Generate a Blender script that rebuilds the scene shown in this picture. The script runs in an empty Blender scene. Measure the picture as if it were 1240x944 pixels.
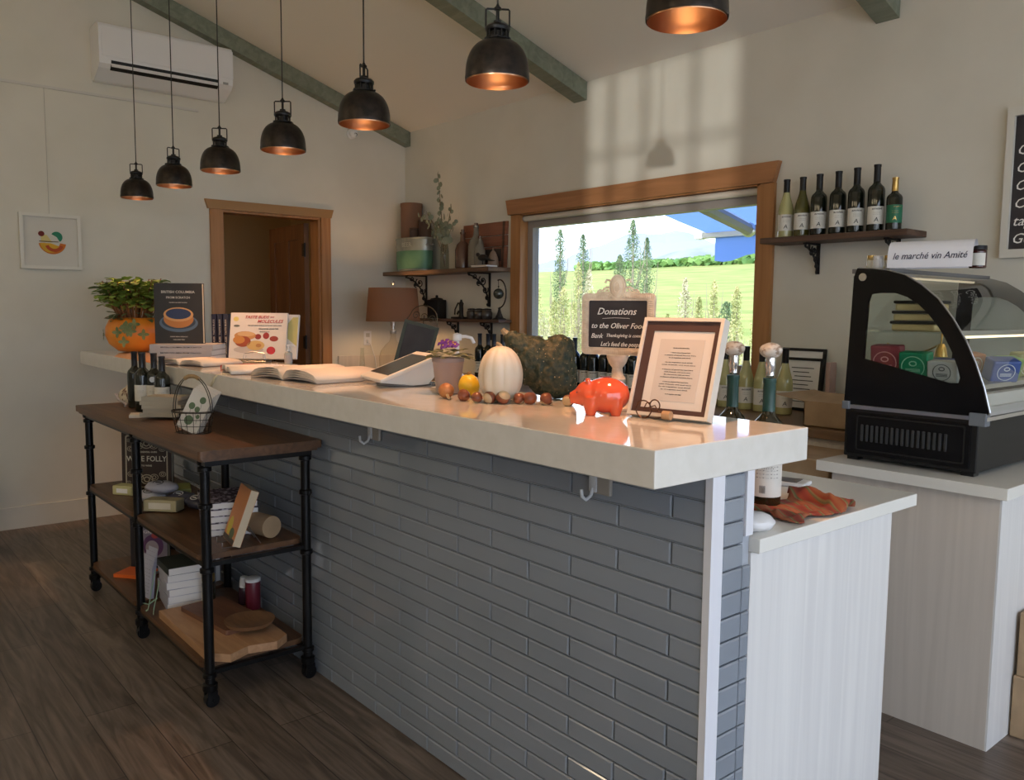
import bpy, bmesh, math, random
from math import sin, cos, pi, radians as RAD, sqrt, atan2
from mathutils import Matrix, Vector, noise
random.seed(7)
SC = bpy.context.scene
COL = SC.collection

# ---------------------------------------------------------------- camera, exposure, sky, sun, daylight
EYE = 1.42
yaw, pitch, roll = RAD(-50.0737), RAD(-5.459), RAD(0.495)
fw = Vector((sin(yaw)*cos(pitch), cos(yaw)*cos(pitch), sin(pitch)))
rt = fw.cross(Vector((0, 0, 1))).normalized(); upv = rt.cross(fw)
r2 = rt*cos(roll)+upv*sin(roll); u2 = -rt*sin(roll)+upv*cos(roll)
cam = bpy.data.cameras.new('camera'); camo = bpy.data.objects.new('camera', cam); COL.objects.link(camo)
camo.matrix_world = Matrix(((r2.x, u2.x, -fw.x, 0), (r2.y, u2.y, -fw.y, 0), (r2.z, u2.z, -fw.z, EYE), (0, 0, 0, 1)))
cam.sensor_fit = 'HORIZONTAL'; cam.sensor_width = 36; cam.lens = 1012.6/1240*36; cam.clip_start = .05; cam.clip_end = 5000
SC.camera = camo
vs = SC.view_settings
vs.view_transform = 'Standard'; vs.look = 'None'; vs.exposure = 0.0; vs.gamma = 1; vs.use_curve_mapping = False
SKY_STRENGTH = 5.6
SUN_ENERGY = 2.6
GLINT_ENERGY = 1.2
PENDANT_W = 37
FILL_W = 22
w = bpy.data.worlds.new('sky'); SC.world = w; w.use_nodes = True
nt = w.node_tree; nt.nodes.clear()
sky = nt.nodes.new('ShaderNodeTexSky'); sky.sky_type = 'HOSEK_WILKIE'; sky.turbidity = 4.0; sky.ground_albedo = .35
sky.sun_direction = Vector((.35, -.72, .6)).normalized()
bg = nt.nodes.new('ShaderNodeBackground'); wo = nt.nodes.new('ShaderNodeOutputWorld')
mixw = nt.nodes.new('ShaderNodeMixRGB'); mixw.inputs[0].default_value = .55; mixw.inputs[2].default_value = (.88, .97, 1.14, 1)
nt.links.new(sky.outputs[0], mixw.inputs[1]); nt.links.new(mixw.outputs[0], bg.inputs[0]); nt.links.new(bg.outputs[0], wo.inputs[0])
bg.inputs[1].default_value = SKY_STRENGTH
SC.cycles.max_bounces = 10; SC.cycles.diffuse_bounces = 6; SC.cycles.glossy_bounces = 4
SC.cycles.transparent_max_bounces = 24; SC.cycles.transmission_bounces = 6
SC.cycles.caustics_reflective = False; SC.cycles.caustics_refractive = False
SC.cycles.sample_clamp_indirect = 4.0
SC.cycles.use_denoising = True

def lamp(name, typ, loc, energy, color=(1, 1, 1), aim=None, **kw):
    l = bpy.data.lights.new(name, typ); l.energy = energy; l.color = color
    o = bpy.data.objects.new(name, l); COL.objects.link(o); o.location = loc
    if aim is not None:
        o.rotation_euler = Vector(aim).to_track_quat('-Z', 'Y').to_euler()
    for k, v in kw.items(): setattr(l, k, v)
    return o
lamp('sun', 'SUN', (10, -20, 30), SUN_ENERGY, (1, .93, .82), aim=(-.35, .72, -.60), angle=.01)
# second sun aimed upward, added in place of sunlight reflected from outside
lamp('sun_glint', 'SUN', (6, -20, 0), GLINT_ENERGY, (1, .96, .9), aim=(-1.355, 2.323, .19), angle=.012)
# daylight portals in the glazed openings
def portal(loc, aim, sx, sy):
    o = lamp('daylight_portal', 'AREA', loc, 1, aim=aim, shape='RECTANGLE', size=sx, size_y=sy)
    o.data.cycles.is_portal = True
    return o
portal((-3.5, 4.0, 1.6), (0, -1, 0), 1.75, 1.05)
portal((2.06, 1.0, 1.35), (-1, 0, 0), 5.0, 2.5)
portal((1.25, -3.95, 1.6), (0, 1, 0), 1.25, 1.35)
# unseen warm fill lamps, added behind the viewer to brighten the room
for q, (lx, ly) in enumerate(((-4.3, -1.6), (-1.4, -1.9), (.9, -1.3))):
    lamp('room_fill_light', 'POINT', (lx, ly, 2.75), FILL_W, (1, .79, .50), shadow_soft_size=.16)
# unseen spot added to make the warm sunlight patch on the floor
lamp('floor_patch_light', 'SPOT', (-4.95, .55, 3.2), 55, (1, .62, .3), aim=(-.05, .22, -3.2), spot_size=RAD(10), spot_blend=.6)

# ---------------------------------------------------------------- materials
MATS = {}
def mat(name, col=(.8, .8, .8), rough=.5, metal=0.0, **k):
    m = bpy.data.materials.new(name); m.use_nodes = True; MATS[name] = m
    b = m.node_tree.nodes['Principled BSDF']
    b.inputs['Base Color'].default_value = (*col, 1); b.inputs['Roughness'].default_value = rough; b.inputs['Metallic'].default_value = metal
    if k.get('coat'): b.inputs['Coat Weight'].default_value = k['coat']; b.inputs['Coat Roughness'].default_value = k.get('coat_rough', .05)
    if k.get('spec') is not None: b.inputs['Specular IOR Level'].default_value = k['spec']
    if k.get('trans'): b.inputs['Transmission Weight'].default_value = k['trans']; b.inputs['IOR'].default_value = 1.45
    if k.get('emit'): b.inputs['Emission Color'].default_value = (*k['emit'], 1); b.inputs['Emission Strength'].default_value = k.get('es', 1)
    if k.get('sss'): b.inputs['Subsurface Weight'].default_value = k['sss']; b.inputs['Subsurface Scale'].default_value = .01
    return m
def nodes(m): return m.node_tree.nodes, m.node_tree.links, m.node_tree.nodes['Principled BSDF']
def mottle(m, c1, c2, scale=(8, 8, 8), detail=4, lo=.35, hi=.65, bump=0, coords='Object', dist=0, bscale=None):
    n, l, b = nodes(m)
    tc = n.new('ShaderNodeTexCoord'); mp = n.new('ShaderNodeMapping'); mp.inputs['Scale'].default_value = scale
    l.new(tc.outputs[coords], mp.inputs[0])
    tx = n.new('ShaderNodeTexNoise'); tx.inputs['Scale'].default_value = 1; tx.inputs['Detail'].default_value = detail; tx.inputs['Distortion'].default_value = dist
    l.new(mp.outputs[0], tx.inputs['Vector'])
    cr = n.new('ShaderNodeValToRGB'); cr.color_ramp.elements[0].position = lo; cr.color_ramp.elements[1].position = hi
    cr.color_ramp.elements[0].color = (*c1, 1); cr.color_ramp.elements[1].color = (*c2, 1)
    l.new(tx.outputs[0], cr.inputs[0]); l.new(cr.outputs[0], b.inputs['Base Color'])
    if bump:
        bp = n.new('ShaderNodeBump'); bp.inputs['Strength'].default_value = bump; bp.inputs['Distance'].default_value = .005
        l.new(tx.outputs[0], bp.inputs['Height']); l.new(bp.outputs[0], b.inputs['Normal'])
    return m
def wood(name, c1, c2, rough=.5, scale=(3, 40, 40), bump=.15, **k):
    return mottle(mat(name, c1, rough, **k), c1, c2, scale, 6, .3, .7, bump, dist=1.2)
def clear(name, tint=(.92, .95, .96), gloss=.12, rough=.01):
    m = bpy.data.materials.new(name); m.use_nodes = True; MATS[name] = m
    n, l = m.node_tree.nodes, m.node_tree.links; n.clear()
    t = n.new('ShaderNodeBsdfTransparent'); t.inputs[0].default_value = (*tint, 1)
    g = n.new('ShaderNodeBsdfGlossy'); g.inputs['Roughness'].default_value = rough
    f = n.new('ShaderNodeFresnel'); f.inputs[0].default_value = 1.45
    mx = n.new('ShaderNodeMixShader'); o = n.new('ShaderNodeOutputMaterial')
    ge = n.new('ShaderNodeNewGeometry'); sb = n.new('ShaderNodeMath'); sb.operation = 'SUBTRACT'; sb.inputs[0].default_value = 1; l.new(ge.outputs['Backfacing'], sb.inputs[1])
    mu = n.new('ShaderNodeMath'); mu.operation = 'MULTIPLY'; l.new(f.outputs[0], mu.inputs[0]); l.new(sb.outputs[0], mu.inputs[1])
    l.new(mu.outputs[0], mx.inputs[0]); l.new(t.outputs[0], mx.inputs[1]); l.new(g.outputs[0], mx.inputs[2]); l.new(mx.outputs[0], o.inputs[0])
    return m

WALL = mottle(mat('wall_paint', (.7, .68, .63), .85), (.645, .62, .545), (.685, .66, .585), (3, 3, 3), bump=.02)
CEIL = mat('ceiling_paint', (.80, .76, .68), .9)
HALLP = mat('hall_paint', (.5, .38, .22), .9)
BEAMM = wood('sage_stained_wood', (.15, .17, .125), (.23, .255, .195), .6, (2, 18, 18))
FIR = wood('orange_fir_wood', (.34, .15, .05), (.46, .22, .085), .45, (20, 20, 1.5), .08)
FIRX = wood('orange_fir_wood_long', (.30, .13, .05), (.42, .19, .08), .45, (1.5, 20, 20), .08)
DOORW = wood('stained_door_wood', (.12, .05, .02), (.20, .09, .035), .45, (14, 14, 1.2), .1)
QUARTZ = mottle(mat('white_quartz', (.8, .78, .74), .07, coat=.3), (.72, .695, .645), (.76, .735, .69), (30, 30, 30))
QUARTZ2 = mat('matte_white_top', (.78, .77, .73), .22)
TILE = mottle(mat('grey_blue_glazed_tile', (.25, .3, .36), .14, coat=.5, coat_rough=.06), (.235, .268, .315), (.27, .303, .355), (2.5, 2.5, 2.5), 2)
GROUT = mat('pale_grout', (.38, .41, .46), .7)
TRIMW = mat('white_enamel', (.75, .76, .82), .3)
CABW = wood('whitewashed_laminate', (.69, .68, .68), (.78, .77, .76), .4, (25, 25, .7), .05)
CABG = wood('whitewashed_laminate_back', (.62, .56, .50), (.70, .635, .57), .4, (25, 25, .7), .05)
IRON = mat('black_iron', (.012, .012, .013), .35, .6)
IRONM = mat('matte_cast_iron', (.018, .015, .014), .6, .4)
CARTW = wood('oiled_walnut', (.075, .036, .018), (.165, .082, .038), .42, (2.2, 26, 26), .25)
BLACKG = mat('gloss_black', (.004, .004, .005), .18, spec=.3)
BLACKM = mat('satin_black', (.010, .010, .011), .45, spec=.3)
BRONZE = mottle(mat('dark_bronze', (.025, .02, .018), .38, .7), (.018, .015, .014), (.04, .03, .024), (40, 40, 40))
COPPER = mat('brushed_copper', (.60, .33, .19), .3, 1.0)
CHROME = mat('chrome', (.75, .75, .77), .12, 1.0)
STEEL = mat('brushed_steel', (.5, .5, .5), .35, 1.0)
WHITEP = mat('white_plastic', (.78, .78, .80), .35)
PAPER = mat('white_paper', (.82, .80, .79), .8)
CREAM = mat('cream_pages', (.66, .60, .48), .85)
INK = mat('black_ink', (.02, .02, .022), .8)
CHALK = mat('chalk_lettering', (.85, .84, .8), .9)
SLATE = mottle(mat('chalkboard_slate', (.025, .022, .025), .6), (.02, .018, .022), (.035, .03, .035), (12, 12, 12))
CARD = mottle(mat('kraft_cardboard', (.4, .27, .16), .85), (.36, .25, .15), (.43, .30, .18), (10, 10, 10))
PANE = clear('window_glass', (.97, .98, .98))
CGLASS = clear('display_glass', (.90, .93, .92))
THING = clear('clear_bottle_glass', (.90, .92, .88))
DGLASS = mat('dark_wine_glass', (.006, .009, .006), .05, spec=.6)
OGLASS = mat('olive_wine_glass', (.07, .065, .012), .06, spec=.7)
PGLASS = mat('pale_wine_glass', (.42, .40, .18), .06, spec=.7)
GGLASS = mat('amber_green_glass', (.011, .011, .004), .05, spec=.8)
LABEL = mat('cream_wine_label', (.68, .66, .60), .6)
GREENLAB = mat('deep_green_label', (.01, .14, .07), .5)
GOLD = mat('gold_foil', (.55, .36, .12), .3, .9)
GREENCAP = mat('teal_green_capsule', (.008, .05, .043), .35)

# ---------------------------------------------------------------- mesh helpers
class MB:
    """collects shapes; build() links them as one mesh object"""
    def __init__(s): s.v = []; s.f = []; s.sm = []
    def add(s, vs_, fs_, smooth=False, M=None):
        o = len(s.v)
        for q in vs_:
            q = Vector(q)
            s.v.append(M @ q if M is not None else q)
        for f in fs_: s.f.append([i+o for i in f]); s.sm.append(smooth)
        return s
    def box(s, x0, x1, y0, y1, z0, z1, M=None, b=0.0):
        if b <= 0:
            v = [(x, y, z) for z in (z0, z1) for y in (y0, y1) for x in (x0, x1)]
            return s.add(v, [(0, 2, 3, 1), (4, 5, 7, 6), (0, 1, 5, 4), (1, 3, 7, 5), (3, 2, 6, 7), (2, 0, 4, 6)], False, M)
        bm = bmesh.new(); bmesh.ops.create_cube(bm, size=1)
        for q in bm.verts: q.co = Vector(((x0+x1)/2+q.co.x*(x1-x0), (y0+y1)/2+q.co.y*(y1-y0), (z0+z1)/2+q.co.z*(z1-z0)))
        b = min(b, .49*min(x1-x0, y1-y0, z1-z0))
        bmesh.ops.bevel(bm, geom=bm.edges[:], offset=b, segments=2, affect='EDGES', profile=.5)
        s.frombm(bm, M, False); bm.free(); return s
    def frombm(s, bm, M=None, smooth=False):
        bm.verts.index_update()
        return s.add([q.co.copy() for q in bm.verts], [[q.index for q in f.verts] for f in bm.faces], smooth, M)
    def lathe(s, prof, n=24, M=None, smooth=True, wob=None, cap=True):
        vs_ = []; fs_ = []
        for (r, z) in prof:
            for i in range(n):
                a = 2*pi*i/n; rr = r*(wob(a, z) if wob else 1)
                vs_.append((rr*cos(a), rr*sin(a), z))
        for k in range(len(prof)-1):
            for i in range(n):
                j = (i+1) % n
                fs_.append((k*n+i, k*n+j, (k+1)*n+j, (k+1)*n+i))
        if cap:
            if prof[0][0] > 1e-5: fs_.append(tuple(range(n-1, -1, -1)))
            if prof[-1][0] > 1e-5: fs_.append(tuple((len(prof)-1)*n+i for i in range(n)))
        return s.add(vs_, fs_, smooth, M)
    def tube(s, pts, r, n=8, M=None, closed=False):
        P = [Vector(p) for p in pts]; m = len(P); rs = r if isinstance(r, (list, tuple)) else [r]*m
        vs_ = []; fs_ = []; up = None
        for i in range(m):
            a = P[i-1] if (i > 0 or closed) else P[i]; b = P[(i+1) % m] if (i < m-1 or closed) else P[i]
            t = (b-a).normalized()
            if up is None: up = t.orthogonal().normalized()
            up = (up - t*up.dot(t)); up = up.normalized() if up.length > 1e-6 else t.orthogonal().normalized()
            sd = t.cross(up)
            for k in range(n):
                c = 2*pi*k/n
                vs_.append(P[i]+(up*cos(c)+sd*sin(c))*rs[i])
        for i in range(m if closed else m-1):
            j = (i+1) % m
            for k in range(n):
                q = (k+1) % n
                fs_.append((i*n+k, i*n+q, j*n+q, j*n+k))
        if not closed: fs_.append(tuple(range(n-1, -1, -1))); fs_.append(tuple((m-1)*n+k for k in range(n)))
        return s.add(vs_, fs_, True, M)
    def cyl(s, a, b, r, n=16, M=None): return s.tube([a, b], r, n, M)
    def prism(s, poly, z0, z1, M=None, smooth=False):
        n = len(poly)
        v = [(x, y, z0) for x, y in poly]+[(x, y, z1) for x, y in poly]
        return s.add(v, [tuple(range(n-1, -1, -1)), tuple(range(n, 2*n))]+[(i, (i+1) % n, n+(i+1) % n, n+i) for i in range(n)], smooth, M)
    def ring(s, outer, inner, z0, z1, M=None):
        n = len(outer)
        v = [(x, y, z) for z in (z0, z1) for pl in (outer, inner) for x, y in pl]
        f = []
        for i in range(n):
            j = (i+1) % n
            f += [(i, n+i, n+j, j), (2*n+i, 2*n+j, 3*n+j, 3*n+i), (i, j, 2*n+j, 2*n+i), (n+i, 3*n+i, 3*n+j, n+j)]
        return s.add(v, f, False, M)
    def ball(s, c, rx, ry=None, rz=None, n=16, m=10, M=None, fn=None):
        ry = ry or rx; rz = rz or rx; vs_ = []; fs_ = []
        for k in range(m+1):
            t = pi*k/m
            for i in range(n):
                a = 2*pi*i/n; d = Vector((sin(t)*cos(a), sin(t)*sin(a), cos(t)))
                q = fn(d) if fn else 1
                vs_.append((c[0]+d.x*rx*q, c[1]+d.y*ry*q, c[2]+d.z*rz*q))
        for k in range(m):
            for i in range(n):
                j = (i+1) % n; fs_.append((k*n+i, (k+1)*n+i, (k+1)*n+j, k*n+j))
        return s.add(vs_, fs_, True, M)
    def build(s, name, m, parent=None, label=None, kind=None, weld=False):
        me = bpy.data.meshes.new(name); me.from_pydata([tuple(q) for q in s.v], [], s.f)
        me.polygons.foreach_set('use_smooth', s.sm)
        me.materials.append(m); me.update()
        if weld or True in s.sm:
            bm = bmesh.new(); bm.from_mesh(me)
            bmesh.ops.remove_doubles(bm, verts=bm.verts, dist=1e-5)
            bmesh.ops.recalc_face_normals(bm, faces=bm.faces); bm.to_mesh(me); bm.free()
        if True in s.sm:
            try: me.set_sharp_from_angle(angle=RAD(38))
            except Exception: pass
        o = bpy.data.objects.new(name, me); COL.objects.link(o)
        if parent is not None: o.parent = parent
        if label: o['label'] = label
        if kind: o['kind'] = kind
        return o
def tag(o, label, cat, group=None, kind=None):
    o['label'] = label; o['category'] = cat
    if group: o['group'] = group
    if kind: o['kind'] = kind
    return o
def thing(name, loc, label, cat, group=None, rz=0, rx=0, ry=0):
    o = bpy.data.objects.new(name, None); COL.objects.link(o); o.empty_display_size = .05
    o.location = loc; o.rotation_euler = (rx, ry, rz)
    return tag(o, label, cat, group)
def dup(o, loc=None, rz=None, label=None, parent=None, scale=None, rot=None):
    c = o.copy(); COL.objects.link(c); c.parent = parent
    for ch in list(o.children): dup(ch, parent=c)
    if loc is not None: c.location = loc
    if rz is not None: c.rotation_euler = (c.rotation_euler[0], c.rotation_euler[1], rz)
    if rot is not None: c.rotation_euler = rot
    if scale is not None: c.scale = scale if isinstance(scale, tuple) else (scale,)*3
    if label: c['label'] = label
    return c
def T(x=0, y=0, z=0, rx=0, ry=0, rz=0, s=1):
    return Matrix.Translation((x, y, z)) @ Matrix.Rotation(rz, 4, 'Z') @ Matrix.Rotation(ry, 4, 'Y') @ Matrix.Rotation(rx, 4, 'X') @ Matrix.Scale(s, 4)
_tc = {}
def textmesh(body, shear=0.0, ext=.004, bold=0.0, align='CENTER'):
    key = (body, shear, ext, bold, align)
    if key not in _tc:
        c = bpy.data.curves.new('lettering_curve', 'FONT'); c.body = body; c.size = 1; c.extrude = ext; c.offset = bold; c.shear = shear
        c.align_x = align; c.align_y = 'CENTER'; c.resolution_u = 2
        o = bpy.data.objects.new('lettering_tmp', c); COL.objects.link(o)
        dg = bpy.context.evaluated_depsgraph_get(); dg.update()
        me = bpy.data.meshes.new_from_object(o.evaluated_get(dg))
        vs_ = [q.co.copy() for q in me.vertices]; fs_ = [list(p.vertices) for p in me.polygons]
        bpy.data.objects.remove(o); bpy.data.curves.remove(c); bpy.data.meshes.remove(me)
        _tc[key] = (vs_, fs_)
    return _tc[key]
def addtext(mb, body, M, h, width=None, shear=0.0, bold=0.0, align='CENTER', bend=None, ext=.0005):
    """text in the XY plane of M, capital height about h; bend=R wraps it on a cylinder of radius R"""
    vs_, fs_ = textmesh(body, shear, 1.0, bold, align)
    if not vs_: return
    s = h/.72; xs = [q.x for q in vs_]; wd = (max(xs)-min(xs)) or 1
    sx = width/wd if width else s
    out = []
    for q in vs_:
        x, y, z = q.x*sx, q.y*s, q.z*ext
        if bend: a = x/bend; out.append(((bend+z)*sin(a), y, (bend+z)*cos(a)))
        else: out.append((x, y, z))
    mb.add(out, fs_, False, M)
def ell(cx, cy, rx, ry, n=20, a0=0): return [(cx+rx*cos(a0+2*pi*i/n), cy+ry*sin(a0+2*pi*i/n)) for i in range(n)]
def rrect(x0, x1, y0, y1, r, n=5):
    o = []
    for cx, cy, a in ((x1-r, y1-r, 0), (x0+r, y1-r, pi/2), (x0+r, y0+r, pi), (x1-r, y0+r, 1.5*pi)):
        for i in range(n+1): o.append((cx+r*cos(a+pi/2*i/n), cy+r*sin(a+pi/2*i/n)))
    return o
def blobmesh(mb, voxel, smooth=4):
    """one continuous surface from overlapping shapes"""
    me = bpy.data.meshes.new('blob'); me.from_pydata([tuple(q) for q in mb.v], [], mb.f)
    o = bpy.data.objects.new('blob_tmp', me); COL.objects.link(o)
    r = o.modifiers.new('r', 'REMESH'); r.mode = 'VOXEL'; r.voxel_size = voxel
    sm = o.modifiers.new('s', 'SMOOTH'); sm.iterations = smooth; sm.factor = .6
    dg = bpy.context.evaluated_depsgraph_get(); dg.update()
    m2 = bpy.data.meshes.new_from_object(o.evaluated_get(dg))
    out = MB(); out.add([q.co.copy() for q in m2.vertices], [list(p.vertices) for p in m2.polygons], True)
    bpy.data.objects.remove(o); bpy.data.meshes.remove(me); bpy.data.meshes.remove(m2)
    return out
CF = RAD(50)      # turn that faces the camera plane

# ---------------------------------------------------------------- the room
LX, BY = -6.06, 3.885          # left wall, back wall
RX, FY = 2.0, -3.9             # right wall, front wall (behind the viewer)
EAVE, SL = 2.875, .32
RY = (BY+FY)/2                 # ridge
RZ = EAVE+SL*(BY-RY)
def ceil_z(y): return EAVE+SL*(BY-y) if y > RY else EAVE+SL*(y-FY)
WT = .14
m = MB(); m.box(LX-3, RX+WT, FY-WT, BY+WT, -.1, 0)
FLOORM = mat('laminate_floor', (.15, .12, .1), .42)
n, l, b = nodes(FLOORM)
tc = n.new('ShaderNodeTexCoord'); br = n.new('ShaderNodeTexBrick'); br.offset = .37
br.inputs['Scale'].default_value = 1; br.inputs['Brick Width'].default_value = 1.3; br.inputs['Row Height'].default_value = .165
br.inputs['Mortar Size'].default_value = .0018; br.inputs['Color1'].default_value = (.115, .088, .07, 1); br.inputs['Color2'].default_value = (.165, .13, .105, 1)
br.inputs['Mortar'].default_value = (.04, .03, .025, 1); br.inputs['Bias'].default_value = 0
l.new(tc.outputs['Object'], br.inputs['Vector'])
mp = n.new('ShaderNodeMapping'); mp.inputs['Scale'].default_value = (2.2, 26, 1); l.new(tc.outputs['Object'], mp.inputs[0])
ng = n.new('ShaderNodeTexNoise'); ng.inputs['Scale'].default_value = 1; ng.inputs['Detail'].default_value = 7; ng.inputs['Distortion'].default_value = 1.6
l.new(mp.outputs[0], ng.inputs['Vector'])
cr = n.new('ShaderNodeValToRGB'); cr.color_ramp.elements[0].position = .35; cr.color_ramp.elements[1].position = .68
cr.color_ramp.elements[0].color = (.62, .6, .58, 1); cr.color_ramp.elements[1].color = (1.35, 1.35, 1.35, 1); l.new(ng.outputs[0], cr.inputs[0])
mx = n.new('ShaderNodeMixRGB'); mx.blend_type = 'MULTIPLY'; mx.inputs[0].default_value = 1
l.new(br.outputs[0], mx.inputs[1]); l.new(cr.outputs[0], mx.inputs[2]); l.new(mx.outputs[0], b.inputs['Base Color'])
bp = n.new('ShaderNodeBump'); bp.inputs['Strength'].default_value = .12; bp.inputs['Distance'].default_value = .002
l.new(ng.outputs[0], bp.inputs['Height']); l.new(bp.outputs[0], b.inputs['Normal'])
m.build('floor', FLOORM, kind='structure')

def wall_with_hole(name, axis, pos, th, a0, a1, top, holes):
    """wall in the plane axis=pos; holes = [(a0,a1,z0,z1)] sorted along a; top(a) height"""
    mb = MB()
    def cell(u0, u1, z0, z1a, z1b):
        q = [(u0, z0), (u1, z0), (u1, z1b), (u0, z1a)]
        if axis == 'x': v = [(pos, u, z) for u, z in q]+[(pos+th, u, z) for u, z in q]
        else: v = [(u, pos, z) for u, z in q]+[(u, pos+th, z) for u, z in q]
        mb.add(v, [(0, 1, 2, 3), (7, 6, 5, 4), (0, 4, 5, 1), (1, 5, 6, 2), (2, 6, 7, 3), (3, 7, 4, 0)])
    cuts = sorted({a0, a1, *[h[0] for h in holes], *[h[1] for h in holes]} | ({RY} if axis == 'x' else set()))
    for c0, c1 in zip(cuts, cuts[1:]):
        h = [h for h in holes if h[0] <= c0+1e-6 and h[1] >= c1-1e-6]
        if h:
            h = h[0]
            if h[2] > 0: cell(c0, c1, 0, h[2], h[2])
            cell(c0, c1, h[3], top(c0), top(c1))
        else: cell(c0, c1, 0, top(c0), top(c1))
    return mb.build(name, WALL, kind='structure')
WIN = (-4.56, -2.60, 1.05, 2.10)     # back window opening
wall_with_hole('wall_left', 'x', LX-WT, WT, FY-WT, BY, lambda y: ceil_z(y)+.02, [(2.315, 3.10, 0, 2.125)])
wall_with_hole('wall_back', 'y', BY, WT, LX-WT, RX+WT, lambda x: EAVE+.02, [WIN])
wall_with_hole('wall_right', 'x', RX, WT, FY-WT, BY, lambda y: ceil_z(y)+.02, [(-1.5, 3.5, .1, 2.6)])
FWH = [(.63, 1.86, .95, 2.27)]
wall_with_hole('wall_front', 'y', FY-WT, WT, LX-WT, RX+WT, lambda x: EAVE+.02, FWH)
mb = MB()
X0, X1 = LX-WT, RX+WT
v = [(x, y, z) for x in (X0, X1) for y, z in ((FY-WT, EAVE-SL*WT), (RY, RZ), (BY+WT, EAVE-SL*WT), (BY+WT, EAVE+.15), (RY, RZ+.2), (FY-WT, EAVE+.15))]
mb.add(v, [(0, 6, 7, 1), (1, 7, 8, 2), (3, 9, 10, 4), (4, 10, 11, 5), (2, 8, 9, 3), (5, 11, 6, 0), (0, 1, 4, 5), (1, 2, 3, 4), (6, 11, 10, 7), (7, 10, 9, 8)])
mb.build('ceiling', CEIL, kind='structure')
MB().box(LX, LX+.014, FY, 2.225, 0, .14).box(LX, LX+.014, 3.18, BY, 0, .14).build('baseboard_left', WALL, kind='structure')

# sloping ceiling beams
def beam(x0, x1, label):
    mb = MB(); h = .115
    yb, yt = BY-.002, RY
    v = []
    for x in (x0, x1):
        v += [(x, yb, EAVE-h), (x, yt, RZ-h), (x, yt, RZ-.002), (x, yb, EAVE-.002)]
    mb.add(v, [(0, 1, 2, 3), (7, 6, 5, 4), (0, 4, 5, 1), (1, 5, 6, 2), (2, 6, 7, 3), (3, 7, 4, 0)])
    return tag(mb.build('ceiling_beam', BEAMM), label, 'beam')
beam(LX+.002, -5.975, 'sage green ceiling beam running up the slope along the left wall')
beam(-4.035, -3.92, 'sage green sloping ceiling beam between the two walls, behind the second largest pendant')
beam(-2.02, -1.91, 'short visible end of the sage green beam above the wine bottle shelf')

# glazing of the unseen sides
def panes(name, axis, pos, a0, a1, z0, z1, vbars, hbars, bw=.03, m_=TRIMW, fr=.04):
    r = bpy.data.objects.new(name, None); COL.objects.link(r); r['kind'] = 'structure'
    mb = MB()
    def bx(u0, u1, w0, w1, d=.05):
        if axis == 'x': mb.box(pos-d/2, pos+d/2, u0, u1, w0, w1)
        else: mb.box(u0, u1, pos-d/2, pos+d/2, w0, w1)
    bx(a0, a0+fr, z0, z1); bx(a1-fr, a1, z0, z1); bx(a0+fr, a1-fr, z0, z0+fr); bx(a0+fr, a1-fr, z1-fr, z1)
    for u in vbars: bx(u-bw/2, u+bw/2, z0+fr, z1-fr, .035)
    for q in hbars: bx(a0+fr, a1-fr, q-bw/2, q+bw/2, .03)
    mb.build('window_frame', m_, r, kind='structure')
    g = MB()
    if axis == 'x': g.box(pos-.003, pos+.003, a0+fr, a1-fr, z0+fr, z1-fr)
    else: g.box(a0+fr, a1-fr, pos-.003, pos+.003, z0+fr, z1-fr)
    g.build('window_glass', PANE, r, kind='structure')
    return r
panes('window_2', 'y', FY-.07, *FWH[0], [.88, 1.15, 1.52], [1.75])
panes('window_3', 'x', RX+.07, -1.5, 3.5, .1, 2.6, [.14, .19, 1.8, 1.85], [], .05)
# unseen roof added outside to keep direct sun out of the front window
MB().add([(-1.5, FY-WT, 2.75), (4.5, FY-WT, 2.75), (4.5, FY-3.2, 2.5), (-1.5, FY-3.2, 2.5), (-1.5, FY-WT, 2.85), (4.5, FY-WT, 2.85), (4.5, FY-3.2, 2.6), (-1.5, FY-3.2, 2.6)],
         [(0, 1, 2, 3), (7, 6, 5, 4), (0, 4, 5, 1), (1, 5, 6, 2), (2, 6, 7, 3), (3, 7, 4, 0)]).build('added_sun_blocker', CEIL, kind='structure')

# the picture window in the back wall
wr = bpy.data.objects.new('window_1', None); COL.objects.link(wr); wr['kind'] = 'structure'
x0, x1, z0, z1 = WIN
yf = BY-.02
# casing: flared head board and two side boards
MB().prism([(x0-.10, 2.09), (x1+.085, 2.09), (x1+.115, 2.195), (x0-.125, 2.195)], -.015, .02, M=T(0, BY-.02, 0, rx=pi/2)).build('casing_head', FIRX, wr, kind='structure')
MB().box(x0-.085, x0, BY-.022, BY, z0-.06, 2.09).build('casing_side', FIR, wr, kind='structure')
MB().box(x1, x1+.085, BY-.022, BY, z0-.06, 2.09).build('casing_side', FIR, wr, kind='structure')
MB().box(x0-.1, x1+.1, BY-.05, BY, z0-.1, z0-.06).build('casing_sill', FIRX, wr, kind='structure')
mb = MB(); t = .018   # jamb lining of the reveal
mb.box(x0, x0+t, BY-.02, BY+WT, z0, z1); mb.box(x1-t, x1, BY-.02, BY+WT, z0, z1); mb.box(x0, x1, BY-.02, BY+WT, z1-t, z1); mb.box(x0, x1, BY-.02, BY+WT, z0, z0+t)
mb.build('jamb_lining', FIR, wr, kind='structure')
a0, a1, b0, b1 = x0+t, x1-t, z0+t, z1-t
SASH = mat('taupe_window_frame', (.30, .27, .25), .5)
mb = MB(); f = .055
mb.box(a0, a0+f, BY+.05, BY+.11, b0, b1); mb.box(a1-.02, a1, BY+.05, BY+.11, b0, b1); mb.box(a0+f, a1-.02, BY+.05, BY+.11, b0, b0+f); mb.box(a0+f, a1-.02, BY+.05, BY+.11, b1-.085, b1)
mb.build('sash', SASH, wr, kind='structure')
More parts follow.
